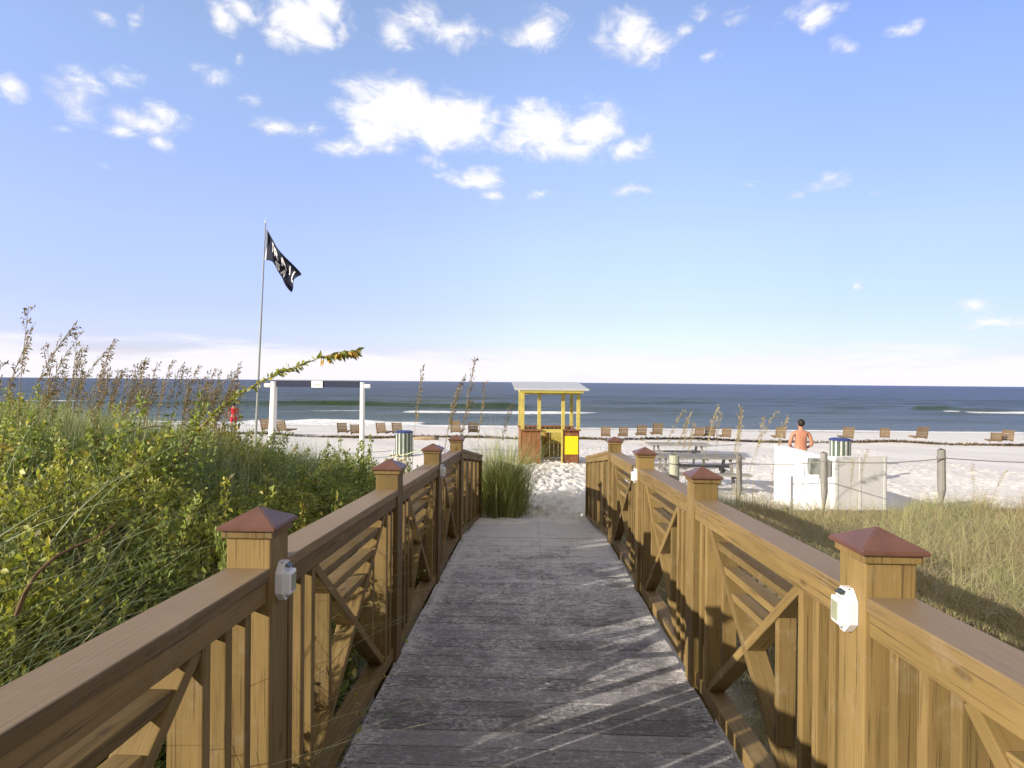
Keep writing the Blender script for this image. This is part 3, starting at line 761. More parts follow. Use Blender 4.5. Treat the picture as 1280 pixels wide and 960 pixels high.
for px, py, Y in spots: put_oat(px, py, Y, rs.gauss(.1, .6), LO, GO)
for px, py, Y, lab in ((609, 445, 9.6, 'tallest sea oat at the foot of the left railing, its tip above the horizon'), (549, 459, 9.4, 'single sea oat above the last left railing cap'), (583, 466, 9.7, 'sea oat with a full seed head left of the tallest one by the railing end'),
                       (577, 480, 9.5, 'shorter sea oat beside the full headed one by the railing end'), (592, 496, 9.8, 'low dark headed sea oat near the railing end'), (640, 500, 10.4, 'sea oat nearest the kiosk, in the tall grass clump'), (622, 474, 10.3, 'slim sea oat in the middle of the tall grass clump')):
    put_oat(px, py, Y, rs.gauss(.2, .5), lab, 'sea oats at the foot of the left railing')
for px, py, Y in ((839, 507, 9.3), (858, 511, 9.6), (870, 522, 9.9), (896, 505, 9.2), (905, 512, 9.8), (922, 514, 9.4), (941, 506, 9.6), (955, 508, 9.3), (963, 520, 9.9), (975, 512, 9.5), (877, 527, 9.2), (932, 528, 9.8), (1085, 560, 9.2), (1075, 575, 8.6), (1225, 580, 8.2), (1250, 585, 8.8)):
    put_oat(px, py, Y, rs.gauss(.1, .7), 'pale thin sea oat stalk standing in the grass right of the boardwalk', 'pale sea oats right of the boardwalk', True)

# leaning leafy branch with browning tip
def branch(pts, leaf, label):
    base = Vector(pts[0]); r = empty('leaning_branch', base); tag(r, label, 'branch')
    loc = [Vector(p_)-base for p_ in pts]
    MB().tube(loc, [.0065-.005*i/(len(loc)-1) for i in range(len(loc))], 6).build('stem', M['twig'], r)
    g_ = random.Random(5); Vv, Ff, Rv = [], [], []
    n_ = 300
    for i in range(n_):
        t = (.12+.88*i/n_)*(len(loc)-1); i0 = min(len(loc)-2, int(t)); p_ = loc[i0].lerp(loc[i0+1], t-i0); up = (loc[i0+1]-loc[i0]).normalized()
        tipf = i/n_
        if .60 < tipf < .70 and g_.random() < .6: continue
        dn = -.9 if tipf > .72 else .1
        d_ = (up*.7+Vector((g_.gauss(0, .6), g_.gauss(0, .6), g_.gauss(dn, .5)))).normalized(); L_ = leaf*g_.uniform(.6, 1.25)*(1.1 if tipf > .72 else .8)
        side = d_.cross(Vector((g_.gauss(0, 1), g_.gauss(0, 1), g_.gauss(0, 1)))).normalized(); nn = d_.cross(side); o = len(Vv)
        Vv.extend([p_, p_+d_*L_*.5+side*L_*.2+nn*L_*.06, p_+d_*L_, p_+d_*L_*.5-side*L_*.2+nn*L_*.06]); Ff.extend([(o, o+1, o+2), (o, o+2, o+3)])
        Rv.extend([min(1, max(0, (.99 if g_.random() < .5 else .35) if tipf > .72 else g_.uniform(.35, .9)))]*4)
    link('leaves', np_mesh('leaves', np.array([tuple(v) for v in Vv]), np.array(Ff), rnd=Rv), M['leaf_yg'], r)
branch([at(225, 575, 4.2), at(243, 545, 4.15), at(270, 515, 4.1), at(300, 492, 4.05), at(345, 468, 4.0), at(375, 457, 4.0), at(400, 447, 4.0), at(425, 440, 4.0), at(446, 438, 4.0)], .062, 'leafy branch leaning right over the scrub, its tip browned against the sky')
def twig(pts, label):
    base = Vector(pts[0]); loc = [Vector(p_)-base for p_ in pts]
    o = MB().tube(loc, [.009-.006*i/(len(loc)-1) for i in range(len(loc))], 6).build('dead_stem', M['twig']); o.location = base
    tag(o, label, 'stem')
twig([at(120, 552, 4.6), at(160, 540, 4.6), at(190, 533, 4.6), at(216, 532, 4.6)], 'bare brown stem lying across the scrub below the sea oats')
twig([at(20, 770, 2.1), at(31, 742, 2.13), at(47, 716, 2.17), at(68, 697, 2.2), at(94, 683, 2.26), at(120, 672, 2.3), at(146, 654, 2.35)], 'bare brown stem slanting through the yellow shrub near the railing')

# ------------------------------------------------------------------ kiosk
def kiosk():
    Y = 18.0; a = at(650.5, 577, Y); b_ = at(724.5, 577, Y); w = b_.x-a.x; dpt = 1.55
    zb = gz((a.x+b_.x)/2, Y)+.0
    r = empty('beach_kiosk', (a.x+w/2, Y, zb), R(4)); tag(r, 'small yellow and red beach kiosk with a flat pale roof on the sand', 'kiosk')
    hc = 1.06; ht = at(690, 488, Y).z-zb; hw = w/2
    def B(name, c_, sz, mat, rot=None, par=None, bev=.004): return MB().box((0, 0, 0), sz, rot, bev).build(name, M[mat], par or r, Matrix.Translation(c_))
    # red board walls: two front panels, sides, back
    def planks(name, x0, x1, yy, z0, z1, mat, along='x'):
        mb = MB(); n_ = max(2, int(round((x1-x0)/.14))); st = (x1-x0)/n_
        for i in range(n_):
            cx_ = x0+st*(i+.5); c_ = (cx_, yy, (z0+z1)/2) if along == 'x' else (yy, cx_, (z0+z1)/2)
            sz = (st-.010, .03+.002*(i % 2), z1-z0) if along == 'x' else (.03+.002*(i % 2), st-.010, z1-z0)
            mb.box(c_, sz, None, .003)
        return mb.build(name, M[mat], r)
    x1 = -hw+.60; x2 = hw-.50
    planks('front_wall', -hw+.04, x1, 0, .02, hc-.05, 'wood_red')
    planks('front_wall', x2, hw-.04, 0, .02, hc-.05, 'wood_red')
    planks('side_wall', .05, dpt-.05, -hw+.02, .02, hc-.05, 'wood_red', 'y')
    planks('side_wall', .05, dpt-.05, hw-.02, .02, hc-.05, 'wood_red', 'y')
    planks('back_wall', -hw+.04, hw-.04, dpt, .02, hc-.05, 'yellow_dark')
    B('counter', (-hw+.30, .05, hc-.03), (.66, .30, .04), 'wood_red'); B('counter', (hw-.25, .05, hc-.03), (.56, .30, .04), 'wood_red')
    B('counter', (0, dpt, hc-.03), (w+.04, .26, .04), 'wood_red')
    B('lintel', ((x1+x2)/2, .0, hc-.055), (x2-x1-.002, .05, .10), 'yellow')
    B('door_jamb', (x2-.03, -.022, hc/2-.02), (.055, .05, hc), 'yellow'); B('inner_shelf', (.28, dpt-.3, .52), (.45, .35, .03), 'yellow_dark'); B('inner_board', (-.0, dpt-.08, .45), (.06, .05, .86), 'wood_red')
    for xx, yy in ((-hw+.05, -.04), (-hw+.05, dpt-.08), (x1-.05, .0), (x2, .03), (hw-.05, -.04), (hw-.05, dpt-.08)):
        B('post', (xx, yy, hc+(ht-hc)/2-.01), (.10, .10, ht-hc), 'yellow')
    B('post', (hw-.33, dpt-.08, hc+(ht-hc)/2-.01), (.07, .07, ht-hc), 'slat_green')
    B('beam', (0, -.04, ht-.06), (w+.02, .05, .13), 'yellow'); B('beam', (0, dpt-.02, ht+.0), (w+.02, .05, .13), 'yellow_dark')
    B('beam', (-hw+.03, dpt/2-.03, ht-.03), (.05, dpt-.08, .12), 'yellow'); B('beam', (hw-.03, dpt/2-.03, ht-.03), (.05, dpt-.08, .12), 'yellow_dark')
    # roof: thin corrugated sheet tilted towards the walk
    mb = MB(); rw, rd = w+.42, dpt+.75; n_ = 44
    tl = math.atan2(.22, rd)
    rows = []
    for j in (0, 1):
        for sgn in (1, -1):
            rows.append([mb.bm.verts.new((-rw/2+rw*i/n_+(.0), -rd/2+rd*j, .004*math.cos(i*math.pi)*.5+.012*sgn)) for i in range(n_+1)])
    f0, f0b, f1, f1b = rows
    for i in range(n_):
        mb.bm.faces.new((f0[i], f0[i+1], f1[i+1], f1[i])); mb.bm.faces.new((f0b[i+1], f0b[i], f1b[i], f1b[i+1]))
        mb.bm.faces.new((f0b[i], f0b[i+1], f0[i+1], f0[i])); mb.bm.faces.new((f1[i], f1[i+1], f1b[i+1], f1b[i]))
    mb.bm.faces.new((f0[0], f1[0], f1b[0], f0b[0])); mb.bm.faces.new((f0[-1], f0b[-1], f1b[-1], f1[-1]))
    mb.build('roof', M['roof_metal'], r, Matrix.Translation((.0, dpt/2-.02, ht+.135)) @ Matrix.Rotation(tl, 4, 'X'))
    B('fascia', (0, -.40, ht+.03), (rw+.0, .03, .06), 'roof_metal'); B('fascia_board', (0, -.375, ht-.01), (rw-.3, .018, .12), 'yellow_dark')
    sg = B('sign', ((x2+hw)/2, -.045, .58), (.40, .02, .55), 'sign_yellow', bev=.002)
    return r
kiosk()

# ------------------------------------------------------------------ beach loungers
def lounger():
    r = empty('beach_lounger', (0, 0, 0)); w = .50
    def B(name, c_, sz, rot=None, par=r, m_='wood_chair'): return MB().box((0, 0, 0), sz, rot, .004).build(name, M[m_], par, Matrix.Translation(c_))
    # seat points to +Y (the sea)
    mb = MB()
    for i in range(11): mb.box((0, .06+i*.115, .30), (w-.08, .09, .022), None, .003)
    mb.box((-w/2+.02, .62, .285), (.04, 1.30, .07), None, .004); mb.box((w/2-.02, .62, .285), (.04, 1.30, .07), None, .004)
    mb.build('seat', M['wood_chair'], r)
    mb = MB(); an = R(-22); Rm = Matrix.Rotation(an, 3, 'X')     # back leaning towards the walk
    an = R(24); Rm = Matrix.Rotation(an, 3, 'X')
    for i in range(6):
        c_ = Rm @ Vector((0, 0, .06+i*.092)); mb.box((0, c_.y, .31+c_.z), (w-.07, .02, .072), Rm, .003)
    for sx_ in (-1, 1):
        c_ = Rm @ Vector((0, 0, .28)); mb.box((sx_*(w/2-.02), c_.y, .31+c_.z), (.04, .045, .60), Rm, .004)
    mb.build('backrest', M['wood_chair'], r)
    for sx_ in (-1, 1):
        for yy in (.05, 1.2): B('leg', (sx_*(w/2-.02), yy, .125), (.045, .07, .25))
        B('armrest', (sx_*(w/2+.005), .26, .50), (.07, .52, .022)); B('arm_support', (sx_*(w/2+.005), .46, .40), (.035, .05, .178))
    return r
protoL = lounger()
YC = 31.5
LG = [(330, 'beach lounger just left of the white arch, beside its thick left post', 0, 1), (351, 'beach lounger just inside the left post of the white arch', 0, 1), (426, 'beach lounger inside the white arch, second from its right post', -.1, 1),
      (445, 'beach lounger inside the white arch against its right post', -.1, 1), (476, 'beach lounger just right of the white arch', 0, 1), (496, 'beach lounger behind the blue lined bin on the left', 0, 1),
      (570, 'beach lounger directly above the farthest left railing cap', 0, 1.08), (591, 'beach lounger between the farthest left railing cap and the kiosk', 0, 1),
      (757, 'beach lounger first to the right of the kiosk', .1, 1), (779, 'beach lounger second to the right of the kiosk', .1, 1), (801, 'beach lounger third to the right of the kiosk', .15, 1), (821, 'beach lounger fourth to the right of the kiosk, behind the picnic table end', .1, 1),
      (874, 'beach lounger left one of the touching pair behind the picnic tables', .1, .95), (888, 'beach lounger right one of the touching pair behind the picnic tables', .1, 1), (908, 'beach lounger above the second rope fence post', .1, 1),
      (977, 'beach lounger close to the left of the standing bare backed person', .2, 1), (1063, 'beach lounger right behind the striped bin on the right', .25, 1), (1108, 'beach lounger with a low back, midway between bin and right fence post', .5, .9),
      (1150, 'beach lounger left of the right fence post', .3, 1), (1242, 'left one of the two beach loungers near the right edge', .45, .95), (1259, 'right one of the two beach loungers near the right edge', .45, .95)]
for i, (px, lab, rz, sc) in enumerate(LG):
    o = protoL if i == 0 else copy_tree(protoL)
    p_ = at(px, 548, YC); hz = rs.uniform(-.25, .25)
    o.location = (p_.x, YC+hz, gz(p_.x, YC+hz)-.02); o.rotation_euler = (0, 0, -rz+rs.uniform(-.05, .05)); sc *= rs.uniform(.93, 1.07); o.scale = (sc, sc, sc*rs.uniform(.92, 1.08))
    tag(o, 'brown slatted '+lab, 'lounger', 'wooden loungers in a row facing the sea')
# seaweed line on the beach
n = 26000
x = RNG.uniform(-38, 48, n); yo = 32.2+.5*np.sin(x*.21)+.3*np.sin(x*.77)+RNG.normal(0, .22, n)
dens = .55+.45*np.sin(x*.9)*np.sin(x*.23+1); k_ = RNG.random(n) < dens; x, yo = x[k_], yo[k_]; n = len(x)
Vw, Fw, Rw = blades(np.stack([x, yo, ground(x, yo)-.01], 1), RNG.uniform(.06, .26, n), RNG.uniform(0, 6.28, n), RNG.uniform(.5, 2, n), .06, 2)
o = link('seaweed_line', np_mesh('seaweed_line', Vw, Fw, rnd=Rw), M['wrack']); tag(o, 'low line of brown dried seaweed across the beach behind the loungers', 'seaweed', kind='stuff')
# driftwood log
p0 = at(517, 545, 29.5); z0 = gz(p0.x, 29.5)
lg = MB().tube([(0, 0, .10), (.4, .02, .115), (.9, .0, .12), (1.25, .03, .10)], [.09, .115, .12, .07], 10).build('driftwood_log', M['log'], smooth=True)
lg.location = (p0.x, 29.5, z0-.02); tag(lg, 'brown log lying on the sand between the left bin and the railing', 'log')

# ------------------------------------------------------------------ white arch
def arch():
    Y = 20.0; a = at(341, 548, Y); b_ = at(452.5, 560, Y); za, zb = gz(a.x, Y), gz(b_.x, Y); top = at(396, 480, Y).z
    r = empty('white_arch', (a.x, Y, za)); tag(r, 'white two post arch with a dark beam and small white sign on the sand', 'arch')
    ml = b_.x-a.x
    MB().cyl((-.04, 0, -.2), (.03, 0, top-za+.07), .135, .105, 12).build('post', M['white_paint'], r)
    MB().cyl((ml, 0, zb-za-.2), (ml, 0, top-za+.07), .085, .08, 12).build('post', M['white_paint'], r)
    MB().box((ml/2, 0, top-za), (ml-.22, .10, .21), None, .01).build('beam', M['navy'], r)
    MB().box((ml/2, .0, top-za+.125), (ml-.2, .12, .03), None, .004).build('beam_cap', M['grey_metal'], r)
    s_ = MB().box((ml*.50, -.065, top-za-.005), (.38, .025, .23), None, .004).build('sign', M['white_paint'], r)
    mb = MB()
    for i, ww in enumerate((.22, .16)): mb.box((ml*.50+.01, -.079, top-za-.02-.05*i), (ww, .004, .022))
    mb.build('sign_marks', M['grey_board'], s_)
    for xx in (-.19, ml+.17):
        MB().cyl((xx-.09, -.02, top-za-.06), (xx+.09, -.02, top-za-.06), .07, .07, 10).build('bracket', M['white_paint'], r)
arch()

# ------------------------------------------------------------------ flag
def flag():
    Y = 18.0; top = at(332, 279, Y); ft = at(319, 560, Y); zb = gz(ft.x, Y)
    # follow the lean of the pole down to the sand
    tt = (top.z-zb)/(top.z-ft.z); base = Vector((top.x+(ft.x-top.x)*tt, Y, zb))
    r = empty('flagpole', base); tag(r, 'thin grey flagpole leaning slightly over the beach', 'flagpole')
    tp = top-base; MB().tube([tp*t for t in (0, .25, .5, .75, 1)], [.036, .033, .028, .022, .016], 10).build('pole', M['grey_board'], r)
    MB().cyl(tp, tp+Vector((0, 0, .14)), .022, .005, 8).build('finial', M['grey_metal'], r)
    # drooping flag: hoist on the pole, fly end hanging to the lower right
    def q(u, v):   # u along the fly, v down the hoist
        A0, A1 = Vector(at(333, 287, Y)), Vector(at(331.3, 325, Y)); 
        topc = [(333, 286), (340, 299), (350, 312), (363, 328), (374.5, 342)]; botc = [(331.3, 325), (342, 328), (347, 340), (356, 352), (366, 366)]
        def cur(c_, u):
            k_ = u*(len(c_)-1); i0 = min(len(c_)-2, int(k_)); f_ = k_-i0
            P0 = c_[max(0, i0-1)]; P1 = c_[i0]; P2 = c_[i0+1]; P3 = c_[min(len(c_)-1, i0+2)]
            return [.5*((2*P1[j])+(-P0[j]+P2[j])*f_+(2*P0[j]-5*P1[j]+4*P2[j]-P3[j])*f_*f_+(-P0[j]+3*P1[j]-3*P2[j]+P3[j])*f_**3) for j in (0, 1)]
        a, b2 = cur(topc, u), cur(botc, u); px = a[0]+(b2[0]-a[0])*v; py = a[1]+(b2[1]-a[1])*v
        fold = .16*math.sin(u*9+v*3.0)*(.25+u)+.10*math.sin(v*7-u*4)*u
        p_ = at(px, py, Y); p_.y += fold; return p_
    nu, nv = 48, 26; bm = bmesh.new(); g_ = [[bm.verts.new(q(i/nu, j/nv)) for j in range(nv+1)] for i in range(nu+1)]
    for i in range(nu):
        for j in range(nv): bm.faces.new((g_[i][j], g_[i][j+1], g_[i+1][j+1], g_[i+1][j]))
    bmesh.ops.recalc_face_normals(bm, faces=bm.faces[:])
    me = bpy.data.meshes.new('flag'); bm.to_mesh(me); bm.free(); o = link('flag', me, M['flag'], smooth=True)
    c0 = q(0, 0); o.location = (0, 0, 0)
    so = o.modifiers.new('thickness', 'SOLIDIFY'); so.thickness = .006; so.offset = 0
    tag(o, 'black flag with white letters drooping from the leaning pole', 'flag')
    # lettering as small strokes lying on the cloth
    G = {'T': [((0, 1), (1, 1)), ((.5, 1), (.5, 0))], 'R': [((0, 0), (0, 1)), ((0, 1), (.9, .9)), ((.9, .9), (.9, .55)), ((.9, .55), (0, .5)), ((.4, .5), (1, 0))], 'A': [((0, 0), (.5, 1)), ((.5, 1), (1, 0)), ((.22, .4), (.78, .4))],
         'I': [((.5, 0), (.5, 1))], 'L': [((.1, 1), (.1, 0)), ((.1, 0), (1, 0))], 'S': [((1, .9), (.1, .9)), ((.1, .9), (.1, .55)), ((.1, .55), (.95, .5)), ((.95, .5), (.95, .08)), ((.95, .08), (0, .08))]}
    bm = bmesh.new()
    def stroke(a, b2, w_):
        n_ = 5; prev = None
        for k_ in range(n_+1):
            t = k_/n_; u = a[0]+(b2[0]-a[0])*t; v = a[1]+(b2[1]-a[1])*t
            du, dv = b2[0]-a[0], b2[1]-a[1]; ln = math.hypot(du*2.4, dv) or 1; ox, oy = -dv/ln*w_/2.4, du*2.4/ln*w_
            row = []
            for s_ in (-1, 1):
                uu, vv = min(.995, max(.005, u+ox*s_)), min(.995, max(.005, v+oy*s_)); p_ = q(uu, vv); p_.y -= .022; row.append(bm.verts.new(p_))
            if prev: bm.faces.new((prev[0], prev[1], row[1], row[0]))
            prev = row
    def text(s_, u0, v0, cw, ch, gap):
        for ch_ in s_:
            for a, b2 in G[ch_]: stroke((u0+a[0]*cw, v0+(1-a[1])*ch), (u0+b2[0]*cw, v0+(1-b2[1])*ch), .034)
            u0 += cw+gap
    text('TR', .24, .16, .10, .36, .05); text('AIL', .56, .16, .10, .42, .045); text('SA', .42, .64, .10, .27, .06)
    bmesh.ops.recalc_face_normals(bm, faces=bm.faces[:]); me = bpy.data.meshes.new('lettering'); bm.to_mesh(me); bm.free()
    lt = link('lettering', me, M['mark'], o); sl = lt.modifiers.new('thickness', 'SOLIDIFY'); sl.thickness = .004
    # white hoist band
    bm = bmesh.new(); rows = [[bm.verts.new(q(u, v)+Vector((0, -.012, 0))) for u in (.0, .055)] for v in [j/12 for j in range(13)]]
    for A, B2 in zip(rows, rows[1:]): bm.faces.new((A[0], A[1], B2[1], B2[0]))
    me = bpy.data.meshes.new('hoist_band'); bm.to_mesh(me); bm.free(); hb = link('hoist_band', me, M['mark'], o); sl = hb.modifiers.new('thickness', 'SOLIDIFY'); sl.thickness = .004
flag()

# ------------------------------------------------------------------ bins
def bin_(px, Y, w, h, label):
    w *= .92
    p_ = at(px, 560, Y); z0 = gz(p_.x, Y); r = empty('litter_bin', (p_.x, Y, z0-.02)); tag(r, label, 'bin', 'striped litter bins on the sand')
    n_ = 26
    for name, par_, m_ in (('white_slats', 0, 'bin_white'), ('green_slats', 1, 'slat_green')):
        mb = MB()
        for i in range(n_):
            if i % 2 != par_: continue
            a = 2*math.pi*i/n_; mb.box((w/2*math.cos(a), w/2*math.sin(a), h/2), (.02, math.pi*w/n_*.86, h), Matrix.Rotation(a, 3, 'Z'), .002)
        mb.build(name, M[m_], r)
    MB().cyl((0, 0, .03), (0, 0, h-.03), w/2-.03, None, 24).build('drum', M['grey_board'], r)
    mb = MB(); mb.tube([(0, 0, h-.02), (0, 0, h+.02), (0, 0, h+.05)], [w/2+.02, w/2+.03, w/2-.05], 24); mb.build('liner', M['blue'], r, smooth=False)
bin_(505, 20.5, .62, .86, 'striped litter bin with blue liner standing left, beyond the railing')
bin_(1050, 18.5, .62, .80, 'striped litter bin with blue liner right of the bare backed person')

# ------------------------------------------------------------------ picnic tables
def picnic(px, Y, rz, label, L_=1.85):
    p_ = at(px, 560, Y); r = empty('picnic_table', (p_.x, Y, gz(p_.x, Y)-.02), rz); tag(r, label, 'picnic table', 'grey picnic tables on the sand')
    mb = MB()
    for i in range(5): mb.box((0, -.30+i*.15, .75), (L_, .135, .04), None, .004)
    mb.build('tabletop', M['wood_grey'], r)
    for sy_ in (-1, 1):
        mb = MB()
        for i in (0, 1): mb.box((0, sy_*(.62+i*.14), .45), (L_, .125, .04), None, .004)
        mb.build('bench', M['wood_grey'], r)
    for sx_ in (-1, 1):
        xx = sx_*(L_/2-.28)
        for sy_ in (-1, 1):
            p0, p1 = Vector((xx, sy_*.58, 0)), Vector((xx, sy_*.22, .73)); d = p1-p0
            rot = Matrix.Rotation(-math.atan2(d.y, d.z), 3, 'X'); MB().box((0, 0, 0), (.045, .09, d.length), rot, .003).build('leg', M['wood_grey'], r, Matrix.Translation((p0+p1)/2))
        MB().box((0, 0, 0), (.04, 1.50, .09), None, .003).build('cross_bar', M['wood_grey'], r, Matrix.Translation((xx+.045*sx_, 0, .385)))
picnic(847, 18.2, .04, 'weathered grey picnic table, the farther of the two behind the right railing')
picnic(872, 13.4, -.03, 'weathered grey picnic table, the nearer one beside the rope fence')

# ------------------------------------------------------------------ rope fence, right
FP = [(843, 568, 8.8, .075, 'wood_greenish', 'thick pale green rope fence post behind the right railing'), (924, 568, 10.8, .05, 'wood_grey', 'slim grey rope fence post left of the white wall'),
      (1030, 565, 9.1, .05, 'wood_grey', 'grey rope fence post in front of the white wall'), (1177, 561, 9.1, .055, 'wood_grey', 'grey rope fence post standing alone at the right'), (1420, 566, 9.6, .055, 'wood_grey', None)]
tops = []
for px, py, Y, rad, mt, lab in FP:
    p_ = at(px, py, Y); z0 = gz(p_.x, Y); tops.append(p_)
    if lab is None: lab = 'grey rope fence post farthest right'
    h = p_.z-z0; r = empty('fence_post', (p_.x, Y, z0)); tag(r, lab, 'fence post', 'rope fence posts right of the boardwalk')
    MB().tube([(0, 0, -.25), (.008, 0, h*.4), (-.004, 0, h-.012), (0, 0, h)], [rad*1.05, rad, rad*.97, rad*.85], 12).build('shaft', M[mt], r, smooth=False)
    MB().tube([(rad*math.cos(t)*1.08, rad*math.sin(t)*1.08, h-.13) for t in [i*math.pi/8 for i in range(17)]], .009, 6).build('rope_loop', M['rope'], r)
for (a, b_), lab in zip(zip(tops, tops[1:]), ('fence rope from the pale green post to the slim grey post', 'fence rope crossing the white wall to the middle post', 'fence rope sagging between the two right posts', 'fence rope running off past the right edge')):
    a = a-Vector((0, 0, .13)); b_ = b_-Vector((0, 0, .13)); pts = []
    for i in range(13):
        t = i/12; q_ = a.lerp(b_, t); q_.z -= .32*t*(1-t)*.55; q_.y -= .07; pts.append(q_-a)
    o = MB().tube(pts, .0085, 6).build('rope', M['rope']); o.location = a; tag(o, lab, 'rope', 'ropes of the right fence')
# pale rope and peg, left
a, b_ = at(491, 571, 11.4), at(529, 561, 11.0)
z0 = gz(a.x, 11.4); pg = MB().cyl((0, 0, -.2), (0, 0, a.z-z0+.12), .022, .018, 8).build('marker_stake', M['white_paint']); pg.location = (a.x, 11.4, z0); tag(pg, 'thin white stake holding the pale rope left of the railing', 'stake')
b2 = at(548, 556, 10.8); z1 = gz(b2.x, 10.8); st2 = MB().cyl((0, 0, -.2), (0, 0, b2.z-z1+.03), .022, .018, 8).build('marker_stake', M['white_paint']); st2.location = (b2.x, 10.8, z1); tag(st2, 'thin white stake hidden behind the third left railing post', 'stake')
o = MB().tube([Vector((0, 0, 0)), (b_-a)*.5-Vector((0, 0, .02)), b_-a, b2-a], .011, 6).build('rope', M['rope_pale']); o.location = a; tag(o, 'pale green rope slanting behind the left railing caps', 'rope')

# ------------------------------------------------------------------ white wall with utility box
A_, B_, C_ = at(971, 556, 12.4), at(1036, 569, 10.45), at(1106, 570, 10.75)
top = (A_.z+B_.z+C_.z)/3
r = empty('white_wall', (B_.x, B_.y, gz(B_.x, B_.y))); tag(r, 'low white angled wall behind the rope fence on the right', 'wall')
def wallseg(P0, P1, name, th=.10):
    zb = min(gz(P0.x, P0.y), gz(P1.x, P1.y))-.15; c_ = Vector(((P0.x+P1.x)/2, (P0.y+P1.y)/2, (top+zb)/2)); d = Vector((P1.x-P0.x, P1.y-P0.y))
    return MB().box((0, 0, 0), (d.length, th, top-zb), Matrix.Rotation(math.atan2(d.y, d.x), 3, 'Z'), .006).build(name, M['white_wall'], r, Matrix.Translation(c_-Vector(r.location)))
wallseg(A_, B_, 'side_panel'); wallseg(B_+Vector((.055, -.03, 0)), C_, 'front_panel')
def wb(P0, P1, t, name, z0, z1, wd, dep):
    d = (P1-P0); d.z = 0; L_ = d.length; d.normalize(); nrm = Vector((d.y, -d.x, 0)); c_ = P0+d*L_*t+nrm*(.05+dep/2); c_.z = (z0+z1)/2
    MB().box((0, 0, 0), (wd, dep, z1-z0), Matrix.Rotation(math.atan2(d.y, d.x), 3, 'Z'), .002).build(name, M['white_wall'], r, Matrix.Translation(c_-Vector(r.location)))
for t in (.03, .36, .68): wb(A_, B_, t, 'batten', top-1.25, top-.02, .05, .004)
for t in (.04, .48, .96): wb(B_+Vector((.055, -.03, 0)), C_, t, 'batten', top-1.2, top-.02, .05, .004)
q0 = at(1029, 585, 10.2)
bx = MB().box((0, 0, 0), (.30, .10, .27), None, .006).build('utility_box', M['grey_board'], None); bx.location = (q0.x, 10.42, q0.z)
bx.parent = r; bx.matrix_local = Matrix.Translation(Vector((q0.x, 10.40, q0.z))-Vector(r.location))

